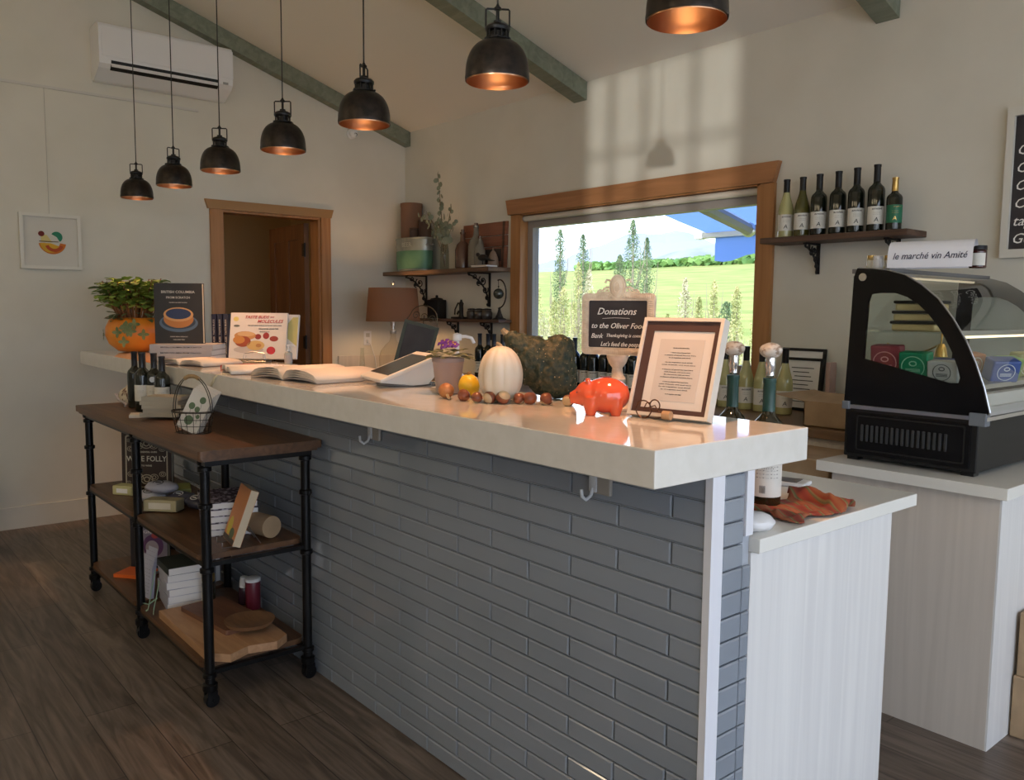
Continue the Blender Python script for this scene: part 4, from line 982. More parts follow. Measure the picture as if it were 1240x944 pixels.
SHW2 = wood('brown_shelf_board', (.10, .055, .03), (.17, .10, .055), .6, (2, 20, 30))
us = thing('upper_wall_shelf', (0, 0, 0), 'upper brown wall shelf in the corner holding the metal tub', 'shelf')
MB().box(LX+.002, -4.645, 3.66, BY-.001, 1.692, 1.722, b=.003).build('board', SHW2, us)
ls_ = thing('lower_wall_shelf', (0, 0, 0), 'narrow dark lower wall shelf with small antiques', 'shelf')
MB().box(-5.72, -4.628, 3.745, BY-.001, 1.328, 1.350, b=.002).build('board', SHW, ls_)
bracket((-5.74, BY-.001, 1.6915), .205, .25, 0, 'large black scrolled iron bracket under the upper shelf, near the lamp', 1.15)
bracket((-4.905, BY-.001, 1.6915), .205, .25, 0, 'large black scrolled iron bracket under the upper shelf, near the window', 1.15)
bracket((-5.30, BY-.001, 1.3275), .11, .15, 0, 'small black iron bracket under the lower shelf, near the lamp')
bracket((-4.88, BY-.001, 1.3275), .11, .13, 0, 'small black iron bracket under the lower shelf, near the window')
U = 1.7225
TUB = mottle(mat('galvanised_tub', (.3, .32, .3), .4, .6), (.22, .25, .23), (.36, .38, .36), (6, 6, 3), 4, .4, .6, dist=.4)
tb_ = thing('metal_tub', (-5.74, 3.765, U), 'oval galvanised metal tub with green painted belly on the upper shelf', 'tub')
def oval(r_, z): return (r_, z)
def ovl(mb, prof, **k): mb.lathe(prof, 40, M=Matrix.Diagonal((1.95, 1, 1, 1)), **k)
mb = MB(); ovl(mb, [(.098, .001), (.104, .004), (.104, .012), (.100, .016), (.107, .20), (.107, .25), (.112, .256), (.112, .262), (.107, .262), (.104, .25), (.100, .02), (.0, .015)]); mb.build('body', TUB, tb_)
mb = MB(); ovl(mb, [(.1045, .018), (.108, .085), (.1085, .16)], cap=False); mb.build('green_painted_belly', mottle(mat('old_green_paint', (.06, .2, .13), .45, .2), (.05, .17, .11), (.12, .26, .17), (5, 5, 5)), tb_)
for s_ in (-1, 1): MB().tube([(s_*.208, -.03, .20), (s_*.232, -.03, .205), (s_*.236, 0, .205), (s_*.232, .03, .205), (s_*.208, .03, .20)], .005, 8).build('handle', STEEL, tb_)
mb = MB(); addtext(mb, 'BEER', T(.045, 0, .205, rx=pi/2) @ T(0, 0, 0), .035, .115, bend=None); 
v_ = [(x, -.1075*sqrt(max(.05, 1-((x)/.209)**2))-.003, z) for x, y, z in mb.v]; mb.v = [Vector(q) for q in v_]; mb.build('painted_lettering', mat('pale_paint', (.6, .62, .58), .6), tb_)
cy = thing('brown_cylinder_box', (-5.82, 3.79, U+.018), 'brown cylindrical hat box standing in the metal tub', 'box')
MB().lathe([(.086, 0), (.086, .50), (.089, .50), (.089, .53), (.06, .534)], 32).build('body', mat('brown_board', (.22, .115, .07), .8), cy)
ck = thing('dark_wooden_crate_top', (-5.64, 3.80, U+.018), 'short dark wooden canister in the tub beside the hat box', 'canister')
MB().lathe([(.05, 0), (.05, .36), (.045, .37)], 20).build('body', mat('dark_canister', (.09, .045, .03), .7), ck); MB().lathe([(.052, .371), (.052, .385), (.01, .39)], 20).build('lid', SHW, ck)
ck2 = thing('small_dark_canister', (-5.675, 3.718, U+.018), 'lower dark canister peeking from the tub rim near the eucalyptus', 'canister')
MB().lathe([(.036, 0), (.036, .30), (.03, .31)], 16).build('body', mat('dark_canister_b', (.07, .04, .03), .7), ck2); MB().lathe([(.038, .311), (.038, .32), (.01, .325)], 16).build('lid', SHW, ck2)
def vessel(nm, x, y, prof, m_, lb, cat='bottle'):
    r = thing(nm, (x, y, U), lb, cat); MB().lathe(prof, 24, cap=True).build('body', m_, r); return r
BRG = mat('brown_bottle_glass', (.10, .045, .03), .15, spec=.6); GRG = mat('smoky_bottle_glass', (.17, .15, .12), .12, spec=.6); STONE = mat('beige_stoneware', (.25, .17, .12), .5); CLR = clear('vase_glass', (.7, .72, .68))
vessel('glass_vase', -5.285, 3.74, [(.03, .001), (.036, .01), (.034, .14), (.024, .2), (.018, .235), (.022, .25)], CLR, 'narrow clear glass vase holding the eucalyptus branches', 'vase')
b1_ = vessel('brown_glass_bottle', -5.085, 3.765, [(.05, .001), (.058, .01), (.058, .14), (.045, .18), (.02, .205), (.017, .255), (.022, .26), (.022, .27)], BRG, 'brown glass bottle left of the taller smoky bottle on the upper shelf')
b2_ = vessel('smoky_glass_bottle', -4.935, 3.775, [(.052, .001), (.06, .01), (.06, .16), (.05, .20), (.022, .235), (.017, .29), (.022, .295), (.022, .31)], GRG, 'tallest smoky glass bottle on the upper shelf')
b3_ = vessel('small_glass_bottle', -4.845, 3.74, [(.034, .001), (.04, .01), (.04, .12), (.03, .15), (.013, .175), (.013, .205), (.017, .21)], GRG, 'small narrow smoky bottle next to the stoneware cone')
for r_, z_, h_ in ((b1_, .271, .02), (b2_, .311, .018), (b3_, .211, .015)): MB().cyl((0, 0, z_-.002), (0, 0, z_+h_), .014, 12).build('cork_stopper', BRG, r_)
cn = vessel('stoneware_pear', -4.765, 3.80, [(.034, .001), (.042, .02), (.036, .07), (.02, .11), (.006, .125)], STONE, 'rust brown stoneware cone beside the small smoky bottle', 'ornament')
MB().lathe([(.006, .125), (.008, .13), (.004, .14)], 10).build('tip', STONE, cn)
wb = thing('wooden_sign_board', (-4.925, BY-.022, U), 'reddish wooden plank board leaning behind the bottles on the upper shelf', 'board', rx=-RAD(2))
mb = MB(); mb.box(-.30, .23, 0, .012, .0, .155, b=.002); mb.box(-.30, .23, 0, .012, .16, .235, b=.002); mb.box(-.30, .23, 0, .012, .24, .335, b=.002); mb.build('planks', wood('red_plank', (.22, .08, .045), (.30, .12, .07), .7, (2, 20, 30)), wb)
MB().box(.18, .20, -.004, 0, .0, .335).build('batten', SHW, wb)
MB().box(-.02, .17, -.003, 0, .05, .14).build('painted_panel', mat('dark_print', (.05, .035, .03), .7), wb)
bd = thing('iron_bird', (-4.76, 3.70, U+.0125), 'small dark iron bird figure perched on a pale book', 'figurine', rz=.2)
s = MB(); s.ball((0, 0, .055), .045, .02, .024); s.ball((-.045, 0, .078), .017, .014, .015); s.add([(-.06, .004, .078), (-.06, -.004, .078), (-.085, 0, .074), (-.06, 0, .084)], [(0, 1, 2), (0, 2, 3), (1, 3, 2), (0, 3, 1)]); s.tube([(.03, 0, .05), (.07, 0, .035), (.115, 0, .03)], [.012, .008, .003], 6)
blobmesh(s, .004, 2).build('body', IRONM, bd); MB().cyl((-.005, .008, .035), (-.005, .008, .0), .0025, 6).cyl((.005, -.008, .035), (.005, -.008, .0), .0025, 6).build('legs', IRONM, bd, kind='stuff')
fb = thing('pale_book', (-4.745, 3.70, U), 'thin pale book lying under the iron bird on the upper shelf', 'book'); MB().box(-.09, .09, -.05, .05, .0003, .0025).box(-.09, .09, -.05, .05, .0098, .012).box(.086, .09, -.05, .05, .0003, .012).build('cover', PAPER, fb); MB().box(-.088, .0855, -.047, .047, .0026, .0097).build('pages', CREAM, fb)
# eucalyptus
eu = thing('eucalyptus_branches', (-5.285, 3.74, U+.02), 'dried eucalyptus branches with round grey green leaves in the narrow vase', 'plant')
rnd = random.Random(11); st = MB(); lf_ = MB(); EUM = mottle(mat('eucalyptus_leaf', (.2, .24, .18), .7), (.12, .15, .10), (.26, .29, .22), (9, 9, 9))
def leafdisc(mb, c, nrm, r_, n=9):
    nrm = Vector(nrm).normalized(); a = nrm.orthogonal().normalized(); b_ = nrm.cross(a)
    mb.add([Vector(c)+nrm*.002]+[Vector(c)+(a*cos(2*pi*i/n)+b_*sin(2*pi*i/n)*.9)*r_ for i in range(n)], [(0, i+1, (i+1) % n+1) for i in range(n)])
for (ex, ey, ez, n_) in ((-.02, -.05, .70, 15), (.13, -.03, .44, 11), (-.22, -.08, .40, 10), (.10, -.12, .30, 8), (-.10, -.1, .42, 8), (.05, -.1, .34, 6), (.22, -.06, .32, 7), (.02, -.06, .5, 8), (-.06, -.04, .33, 7)):
    P = [Vector((0, 0, .0)), Vector((ex*.12, ey*.1, .2)), Vector((ex*.5, ey*.6, .2+(ez-.2)*.55)), Vector((ex, ey, ez))]
    pts = []
    for t in [i/10 for i in range(11)]:
        a = (1-t)**3; b_ = 3*(1-t)**2*t; c = 3*(1-t)*t*t; d = t**3; pts.append(P[0]*a+P[1]*b_+P[2]*c+P[3]*d)
    st.tube(pts, .0022, 5)
    for k in range(n_):
        t = .42+.58*k/(n_-1); i = min(9, int(t*10)); c = pts[i].lerp(pts[i+1], t*10-i)
        a = k*2.4; r_ = .026*(1.15-.45*t)*rnd.uniform(.8, 1.15); off = Vector((cos(a), sin(a)*.6, .2))*r_*1.1
        q = c+off; q.y = min(q.y, .11)
        leafdisc(lf_, q, (rnd.uniform(-.6, .9), -1, rnd.uniform(-.5, .6)), r_)
st.build('stems', mat('eucalyptus_stem', (.16, .12, .07), .8), eu, kind='stuff'); lf_.build('leaves', EUM, eu, kind='stuff')
# lower shelf antiques
LZ = 1.3505
sc = thing('iron_canister', (-5.475, 3.80, LZ), 'black square metal tea canister with knob lid on the lower shelf', 'canister', rz=.35)
MB().box(-.055, .055, -.055, .055, 0, .145, b=.006).build('body', IRONM, sc); MB().lathe([(.055, .146), (.045, .156), (.012, .162), (.010, .172), (.014, .176), (0, .184)], 16).build('lid', IRONM, sc)
fg = thing('iron_figurine', (-5.17, 3.80, LZ), 'small black iron hand pump figurine on the lower shelf', 'figurine')
MB().box(-.075, .075, -.03, .03, 0, .014, b=.003).build('base', IRONM, fg)
MB().lathe([(.022, .014), (.016, .03), (.016, .10), (.02, .115), (.008, .135), (.008, .145)], 14, M=T(.02)).build('body', IRONM, fg)
MB().tube([(.02, 0, .10), (-.02, 0, .12), (-.06, 0, .07), (-.065, 0, .03)], .006, 6).tube([(.02, 0, .06), (-.015, 0, .055), (-.03, 0, .035)], .008, 6).build('lever', IRONM, fg)
for k, x in enumerate((-5.015, -4.925, -4.835)):
    g_ = thing('dark_glass_jar', (x, 3.80, LZ), ('leftmost of three squat dark jars on the lower shelf', 'middle one of three squat dark jars on the lower shelf', 'third squat dark jar, next to the hanging globe')[k], 'jar', 'squat dark jars on the lower shelf')
    MB().lathe([(.034, .0), (.040, .008), (.040, .05), (.033, .064)], 16).build('body', mat('smoked_glass%d' % k, (.05, .04, .035), .2), g_); MB().lathe([(.034, .065), (.034, .076), (.01, .08)], 16).build('lid', IRONM, g_)
gl = thing('hanging_globe_stand', (-4.69, 3.80, LZ), 'small glass globe hanging from a curved dark metal stand', 'ornament')
MB().lathe([(.052, 0), (.05, .006), (.03, .014), (.014, .05), (.008, .075), (.012, .085)], 20).build('base', IRONM, gl)
arc = [(0+.075*sin(RAD(t)), 0, .185+.10*-cos(RAD(t))) for t in range(0, 196, 15)]
MB().tube([(0, 0, .08)]+arc, .005, 8).build('curved_arm', IRONM, gl)
MB().ball((-.01, 0, .185), .038, n=20, m=12).build('globe', mat('mottled_globe', (.10, .11, .10), .1, .6), gl); MB().tube([(-.01, 0, .224), (-.012, 0, .255), (-.012, 0, .283)], .002, 5).ball((-.011, 0, .235), .006).build('hanger', IRONM, gl)

# ---------------------------------------------------------------- books
def book(loc, label, w_, h_, t_, cover, pages=CREAM, rot=(0, 0, 0), soft=False, group=None, name='book', cat='book'):
    """flat book in local space: spine at -x, front cover up, z from 0 to t_"""
    r = thing(name, loc, label, cat, group); r.rotation_euler = rot
    c = .0008 if soft else .0022; o_ = 0 if soft else .003
    mb = MB(); mb.box(-w_/2, w_/2, -h_/2, h_/2, 0, c); mb.box(-w_/2, w_/2, -h_/2, h_/2, t_-c, t_); mb.box(-w_/2, -w_/2+c, -h_/2, h_/2, c, t_-c); mb.build('cover', cover, r)
    MB().box(-w_/2+c+.0003, w_/2-o_, -h_/2+o_, h_/2-o_, c+.0003, t_-c-.0003).build('pages', pages, r)
    return r
def stand(theta, lean=0.0): return (pi/2-lean, 0, theta)
def standing(x, y, z, theta, lean, w_, h_, t_, *a, **k):
    """upright book, bottom centre of the front face at (x,y,z)"""
    R_ = Matrix.Rotation(theta, 4, 'Z') @ Matrix.Rotation(pi/2-lean, 4, 'X')
    off = R_ @ Vector((0, h_/2, -t_))
    return book((x+off.x, y+off.y, z+off.z+abs(sin(lean))*t_*(lean > 0)), *a[:1], w_, h_, t_, *a[1:], rot=(pi/2-lean, 0, theta), **k)
def art(r, items, t_):
    """flat printed shapes on the front cover: (name, polygon, colour, layer)"""
    for nm, poly, col, ly in items:
        key = 'print_%s_%s' % (nm, '_'.join('%d' % int(c*100) for c in col))
        m_ = MATS.get(key) or mat(key, col, .5)
        MB().prism(poly, t_+.0001+ly*.0004, t_+.0004+ly*.0004).build(nm, m_, r)
def title(r, nm, lines, t_, m_, ly=1):
    mb = MB()
    for (s_, x, y, h_, w_, sh) in lines: addtext(mb, s_, T(x, y, t_+.0004+ly*.0004), h_, w_, sh, .01)
    mb.build(nm, m_, r)
def spine_text(r, s_, w_, t_, L2, h_, m_):
    mb = MB(); addtext(mb, s_, Matrix(((0, 0, -1, -w_/2-.0006), (-1, 0, 0, 0), (0, 1, 0, t_/2), (0, 0, 0, 1))), h_, L2, 0, .01); mb.build('spine_title', m_, r)
BKD = mat('charcoal_cover', (.03, .03, .033), .5)
GREYB = mat('light_grey_cover', (.42, .40, .42), .6)
# three flat cookbooks, spines out, with the upright one on top
BS = ['bottom', 'middle', 'top']
for k in range(3):
    bk_ = book((-4.33, 1.475, ST+.001+.0282*k), BS[k]+' pale grey hardcover in the stack under the upright cake cookbook', .24, .30+.004*k, .028, GREYB, PAPER, rot=(0, 0, CF+pi/2+.02*k), group='stacked pale cookbooks')
    spine_text(bk_, 'BRITISH COLUMBIA FROM SCRATCH', .24, .028, .20, .006, INK)
zc = ST+.001+.0282*3
bc_ = standing(-4.36, 1.435, zc, CF, .0, .245, .305, .03, 'black upright cookbook with a blueberry cake on its cover, standing on the grey books', BKD)
LG = mat('pale_title', (.6, .58, .52), .6)
title(bc_, 'title', [('BRITISH COLUMBIA', 0, .108, .013, .17, 0), ('FROM SCRATCH', 0, .080, .011, .12, 0), ('RECIPES FOR EVERY SEASON', 0, .055, .004, .09, 0), ('DENISE MARCHESSAULT', 0, -.118, .005, .09, 0), ('CAROLINE WEST', 0, -.133, .005, .06, 0)], .03, LG)
art(bc_, [('plate', ell(.0, -.048, .098, .046, 30), (.10, .16, .24), 0), ('plate_well', ell(.0, -.043, .086, .037, 30), (.04, .06, .09), 1), ('cake_side', ell(0, -.028, .076, .045, 30), (.50, .20, .06), 2), ('cake_rim', ell(0, -.005, .076, .036, 30), (.62, .34, .14), 3), ('blueberries', ell(0, -.002, .064, .027, 30), (.03, .05, .12), 4)], .03)
# upright dark navy books seen by the spines
NAVY = mat('navy_cover', (.03, .035, .07), .5)
for k in range(3):
    nb = standing(-4.31+.022*k+.02, 1.66+.024*k+.04, ST+.0005, CF+pi/2-RAD(8), 0, .20, .235, .024, ('leftmost', 'middle', 'rightmost')[k]+' of three navy books standing spine out beside the food photo cookbook', NAVY, PAPER, group='navy books standing on the bar')
    nb.location = (-4.452+.030*k*.78, 1.672+.030*k*.75, nb.location.z); nb.rotation_euler = (pi/2, 0, CF+pi/2)
    mb = MB(); addtext(mb, 'TASTE BUDS', Matrix(((0, 0, -1, -.1006), (0, -1, 0, .045) if False else (0, 1, 0, .05), (1, 0, 0, .012), (0, 0, 0, 1))) @ Matrix.Rotation(pi/2, 4, 'Z'), .008, .08, 0, .02)
    addtext(mb, 'MOLECULES', Matrix(((0, 0, -1, -.1006), (0, 1, 0, -.045), (1, 0, 0, .012), (0, 0, 0, 1))) @ Matrix.Rotation(pi/2, 4, 'Z'), .008, .09, 0, .02); mb.build('spine_title', LG, nb)
# big cookbook on a wire stand
WHC = mat('white_cover', (.72, .68, .64), .5)
tbk = standing(-4.02, 1.70, ST+.012, CF, RAD(14), .285, .235, .02, 'wide white cookbook with food photos and red title on a wire stand', WHC, PAPER, soft=True)
title(tbk, 'red_title', [('TASTE BUDS', -.012, .095, .015, .12, .35), ('and', .065, .096, .008, .02, .3), ('MOLECULES', .055, .073, .016, .13, .35)], .02, mat('red_lettering', (.45, .03, .03), .5))
title(tbk, 'subtitle', [('THE ART AND SCIENCE OF FOOD WITH WINE', .03, .052, .0045, .17, 0), ('FRANCOIS CHARTIER', .05, .035, .006, .10, .3), ('foreword', .03, .02, .005, .05, .3)], .02, INK)
art(tbk, [('bread_photo', ell(-.065, -.0, .055, .022, 20), (.50, .26, .10), 0), ('bread_highlight', ell(-.06, .008, .045, .012, 16), (.62, .40, .20), 1), ('meat_photo', ell(-.075, -.03, .04, .028, 18), (.32, .07, .03), 1), ('pastry_photo', ell(-.095, -.022, .03, .02, 14), (.55, .24, .06), 2), ('fruit_photo', ell(-.01, -.05, .045, .025, 18), (.62, .42, .16), 1), ('fruit_core', ell(.005, -.05, .014, .01, 12), (.45, .22, .08), 2),
          ('berry_one', ell(.0, -.005, .016, .014, 14), (.25, .03, .03), 0), ('berry_two', ell(.04, .0, .016, .017, 14), (.30, .03, .03), 0), ('berry_three', ell(.08, -.015, .022, .014, 14), (.28, .04, .03), 0), ('berry_four', ell(.068, -.075, .022, .02, 16), (.50, .03, .05), 1), ('dish_photo', ell(-.045, -.072, .075, .018, 20), (.52, .48, .45), 0), ('yellow_fruit', ell(-.115, .085, .014, .012, 12), (.7, .6, .2), 0), ('leaf_photo', ell(-.11, .05, .016, .006, 10), (.15, .15, .12), 0)], .02)
tb2 = standing(-4.018, 1.752, ST+.012, CF-RAD(3), RAD(15), .30, .228, .018, 'second white cookbook peeking out behind the food photo cookbook', WHC, PAPER, soft=True)
MB().prism([(.06, .02), (.147, -.05), (.147, .1), (.12, .1)], .0182, .0186).build('yellow_print', mat('yellow_print', (.55, .50, .2), .6), tb2)
ws = thing('wire_book_stand', (-4.02, 1.70, ST), 'thin wire stand holding the food photo cookbook', 'book stand', rz=CF)
mb = MB()
for s_ in (-1, 1):
    mb.tube([(s_*.055, .055, .003), (s_*.055, -.01, .003), (s_*.055, -.035, .003), (s_*.055, -.042, .02), (s_*.05, -.038, .04), (s_*.042, -.034, .035), (s_*.045, -.036, .022)], .0018, 6)
    mb.tube([(s_*.055, .055, .003), (s_*.05, .075, .12)], .0018, 6)
mb.tube([(-.055, -.03, .006), (.055, -.03, .006)], .0018, 6).tube([(-.05, -.037, .045), (0, -.038, .055), (.05, -.037, .045)], .0016, 6).tube([(-.05, .075, .12), (.05, .075, .12)], .0018, 6)
mb.build('wire', STEEL, ws)
# open magazines and papers on the bar
def openmag(loc, label, w_, h_, rz, lift=.018, sheet=PAPER, n_=3, name='open_magazine', cat='magazine', curl=.0):
    r = thing(name, loc, label, cat, rz=rz)
    def leaf(zoff, grow, nm, m_):
        mb = MB(); v = []; f = []; K = 16
        for i in range(K+1):
            u = -1+2*i/K; a = abs(u)
            z = zoff+lift*(a**.35)*(1-a)**.55*1.6*grow+.0012+curl*max(0, a-.7)*.12
            for y in (-h_/2, h_/2): v.append((u*w_, y, z))
        for i in range(K): f.append((i*2, i*2+2, i*2+3, i*2+1))
        mb.add(v, f, True); o_ = mb.build(nm, m_, r); md_ = o_.modifiers.new('thickness', 'SOLIDIFY'); md_.thickness = .0012; md_.offset = 1; return o_
    leaf(0, .35, 'cover', GREYB)
    for q in range(n_): leaf(.0025+.003*q, .6+.2*q, 'page_spread', sheet)
    mb = MB()
    for q in range(7):
        for s_ in (-1, 1): mb.box(s_*w_*.5-w_*.3, s_*w_*.5+w_*.3, h_*.32-q*.028, h_*.32-q*.028+.004, 0, .0002)
    return r
PK = mat('warm_paper', (.80, .72, .64), .8)
openmag((-3.99, 1.405, ST+.0005), 'open magazine lying flat at the bar edge near the stacked grey books', .165, .23, .35, .02, PK)
openmag((-2.96, 1.49, ST+.0005), 'large open magazine with fanned warm white pages near the card terminal', .23, .30, .12, .030, PK, 4)
openmag((-3.42, 1.43, ST+.0005), 'open white booklet lying next to the red book, pages slightly raised', .16, .22, -.25, .018, PAPER, 3)
rb = book((-3.60, 1.50, ST+.0005), 'flat red covered book lying before the cookbook stand', .16, .24, .014, mat('brick_red_cover', (.36, .035, .03), .45), PAPER, rot=(0, 0, pi/2+.25), soft=True)
spine_text(rb, 'MOLECULES', .16, .014, .1, .006, LG)
lp2 = thing('loose_paper_sheets', (-3.62, 1.68, ST+.0005), 'few loose white paper sheets lying under the hand gel bottle', 'paper', rz=.5)
for k in range(3): MB().box(-.15+.02*k, .15, -.105, .105-.012*k, .001*k, .001*k+.0007).build('sheet', PAPER, lp2)
rbn = thing('ribbon', (-3.33, 1.262, ST), 'pale ribbon hanging over the bar edge from the booklet', 'ribbon')
mb = MB(); P = [(.08, .16, .012), (.04, .09, .010), (.01, .03, .004), (-.01, -.012, .002), (-.03, -.022, -.012), (-.06, -.028, -.05)]; v = []
for p in P: v += [(p[0]-.008, p[1], p[2]), (p[0]+.008, p[1]+.004, p[2])]
mb.add(v, [(i*2, i*2+1, i*2+3, i*2+2) for i in range(len(P)-1)], True); o_ = mb.build('band', mat('cream_ribbon', (.72, .68, .5), .6), rbn); o_.modifiers.new('thickness', 'SOLIDIFY').thickness = .001
def pump(loc, label, h, rr, body, rz=0, lab=None):
    r = thing('pump_bottle', loc, label, 'pump bottle', rz=rz)
    MB().lathe([(rr*.9, .0005), (rr, .004), (rr, h*.5), (rr*.85, h*.58), (rr*.4, h*.62), (rr*.4, h*.68)], 20).build('body', body, r)
    mb = MB(); mb.lathe([(rr*.48, h*.66), (rr*.48, h*.76), (rr*.2, h*.78), (rr*.2, h*.92), (rr*.42, h*.93), (rr*.42, h*.985), (0, h)], 16)
    mb.tube([(0, 0, h*.96), (rr*.8, 0, h*.965), (rr*1.35, 0, h*.95), (rr*1.6, 0, h*.90)], rr*.16, 8); mb.build('pump_head', WHITEP, r)
    if lab: MB().lathe([(rr*1.01, h*.08), (rr*1.01, h*.45)], 20, cap=False).build('label_band', lab, r)
    return r
pump((-3.82, 1.775, ST), 'small clear hand gel bottle with white pump behind the papers', .095, .019, mat('cloudy_gel', (.45, .47, .46), .25, spec=.6), CF, GREYB)
pump((-2.69, 1.965, WZ), 'tall white pump sanitizer behind the violet flower pot', .415, .042, mat('white_bottle', (.74, .75, .78), .35), CF, mat('blue_band', (.05, .28, .55), .4))

# ---------------------------------------------------------------- planter made of a pumpkin
PUMP = mottle(mat('orange_pumpkin_glaze', (.78, .24, .02), .35), (.70, .19, .015), (.84, .30, .03), (4, 4, 4))
pp = thing('pumpkin_planter', (-5.33, 1.50, ST), 'orange pumpkin pot with bushy green kalanchoe at the far bar end', 'planter')
MB().lathe([(.06, .001), (.10, .008), (.148, .05), (.168, .10), (.165, .15), (.145, .19), (.12, .205), (.11, .20), (.13, .18), (.10, .16), (0, .15)], 48, wob=lambda a, z: 1+.02*cos(8*a)).build('pot', PUMP, pp)
KAL = mottle(mat('kalanchoe_leaf', (.12, .28, .05), .5), (.10, .24, .05), (.45, .55, .12), (7, 7, 7), 3, .35, .65)
rnd = random.Random(21); mb = MB(); stm = MB(); dk = MB()
def leaf(mb, c, d, up_, L, W2):
    d = Vector(d).normalized(); s_ = d.cross(Vector(up_)).normalized()*W2; n_ = s_.cross(d).normalized()
    c = Vector(c); mb.add([c, c+d*L*.35-s_+n_*L*.05, c+d*L*.75-s_*.8+n_*.03*L, c+d*L-n_*L*.08, c+d*L*.75+s_*.8+n_*.03*L, c+d*L*.35+s_+n_*L*.05, c+d*L*.5+n_*L*.0], [(0, 1, 6, 5), (1, 2, 3, 6), (6, 3, 4, 5)], True)
for k in range(70):
    a = k*2.399; rr = .045+.125*sqrt((k+.5)/70); base = Vector((cos(a)*rr*.55, sin(a)*rr*.55, .19)); top = Vector((cos(a)*rr*1.15, sin(a)*rr*1.15, .43-.55*max(0, rr-.1)+rnd.uniform(-.09, .03)))
    stm.tube([base, base.lerp(top, .5)+Vector((0, 0, .01)), top], .0035, 5)
    for j in range(7):
        b_ = a+j*2*pi/6+rnd.uniform(-.4, .4); up_ = (0, 0, 1)
        leaf(mb, top-Vector((0, 0, rnd.uniform(0, .05))), (cos(b_), sin(b_), rnd.uniform(-.35, .35)), up_, rnd.uniform(.055, .08), rnd.uniform(.020, .030))
for k in range(260):
    a = rnd.uniform(0, 2*pi); rr = .165*sqrt(rnd.random()); zz = rnd.uniform(.27, .44-.5*max(0, rr-.08)); b_ = rnd.uniform(0, 2*pi)
    leaf(mb, (cos(a)*rr, sin(a)*rr, zz), (cos(b_), sin(b_), rnd.uniform(-.5, .5)), (rnd.uniform(-.4, .4), rnd.uniform(-.4, .4), 1), rnd.uniform(.045, .07), rnd.uniform(.018, .027))
for k in range(60):
    a = rnd.uniform(0, 2*pi); b_ = a+rnd.uniform(-.6, .6)
    leaf(dk, (cos(a)*.11, sin(a)*.11, rnd.uniform(.19, .235)), (cos(b_), sin(b_), rnd.uniform(-.8, .3)), (0, 0, 1), rnd.uniform(.04, .07), .016)
for k in range(9):
    a = CF-pi/2+rnd.uniform(-1.2, .8); rr_ = .17; zz = rnd.uniform(.06, .17)
    for j in range(4): leaf(dk, (cos(a)*rr_, sin(a)*rr_, zz), (cos(a+pi/2)*cos(j*1.57)+.3*cos(a), sin(a+pi/2)*cos(j*1.57)+.3*sin(a), sin(j*1.57)), (cos(a), sin(a), 0), .035, .010)
stm.build('plant_stems', mat('reddish_stem', (.28, .12, .05), .7), pp, kind='stuff'); mb.build('leaves', KAL, pp, kind='stuff'); dk.build('drooping_leaves', mottle(mat('grey_green_leaf', (.14, .2, .09), .6), (.10, .15, .06), (.24, .30, .15), (9, 9, 9)), pp, kind='stuff')

# ---------------------------------------------------------------- point of sale stand
ps = thing('card_terminal', (-2.555, 1.63, ST), 'white angled payment terminal with dark tablet screen on the bar', 'terminal', rz=RAD(-14))
mb = MB(); Wp = .125
sec = [(-.115, .012), (.105, .098), (.112, .092), (.098, .04), (.06, .012), (.02, .004), (-.02, .006)]
poly = [(-.118, .016), (-.112, .028), (.098, .108), (.112, .098), (.092, .045), (.055, .008), (.0, .004), (-.03, .008)]
M_ = Matrix(((0, 0, 1, 0), (1, 0, 0, 0), (0, 1, 0, 0), (0, 0, 0, 1)))
mb.prism(poly, -Wp*.82, Wp*.82, M_); mb.build('stand_body', WHITEP, ps)
sl = math.atan2(.08, .21)
MB().box(-Wp, Wp, -.012, .225, .0, .012, M=T(0, -.112, .022, rx=sl), b=.004).build('tablet_frame', mat('white_bezel', (.82, .8, .78), .3), ps)
MB().box(-Wp+.022, Wp-.022, .025, .195, .012, .0135, M=T(0, -.112, .022, rx=sl)).build('screen', mat('dark_screen', (.012, .014, .018), .12), ps)
MB().lathe([(.095, .0005), (.10, .003), (.10, .006), (.06, .008)], 32, M=T(0, .0, 0)).build('swivel_base', GREYB, ps)
pr_ = thing('folded_receipt_paper', (-2.36, 1.69, ST+.0005), 'white folded sheet lying between the terminal and flower pot', 'paper', rz=-.1)
mb = MB(); mb.add([(-.04, -.05, 0), (.04, -.05, 0), (.04, .05, .012), (-.04, .05, .012), (-.04, -.045, .014), (.04, -.045, .014)], [(0, 1, 2, 3), (3, 2, 5, 4)]); mb.build('sheet', PAPER, pr_)

# small easel chalkboard behind the terminal
ez = thing('mini_easel_chalkboard', (-3.085, 1.935, WZ+.028), 'small black chalkboard with scrolled metal top behind the terminal', 'chalkboard', rz=CF, ry=RAD(14)); ez.scale = (.78, .78, .95)
EZF = mat('green_black_frame', (.03, .04, .03), .5)
LN = RAD(12); MZ_ = T(0, 0, .235, rx=-LN) @ T(rx=pi/2)
MB().ring([(-.098, -.0), (.098, 0), (.098, .22), (-.098, .22)], [(-.08, .014), (.08, .014), (.08, .205), (-.08, .205)], 0, .01, MZ_).build('frame', EZF, ez)
MB().box(-.081, .081, .013, .206, .001, .006, M=MZ_).build('board', SLATE, ez)
mb = MB(); 
def P3(x, y): return MZ_ @ Vector((x, y, .005))
mb.tube([P3(-.09, .22)]+[P3(-.075*cos(t), .25+.055*sin(t)) for t in [pi*i/12 for i in range(13)]]+[P3(.09, .22)], .0025, 6)
for cx in (-.045, 0, .045): mb.tube([P3(cx+.022*(1-t/14)*cos(t*.75), .25+.022*(1-t/14)*sin(t*.75)) for t in range(13)], .0018, 5)
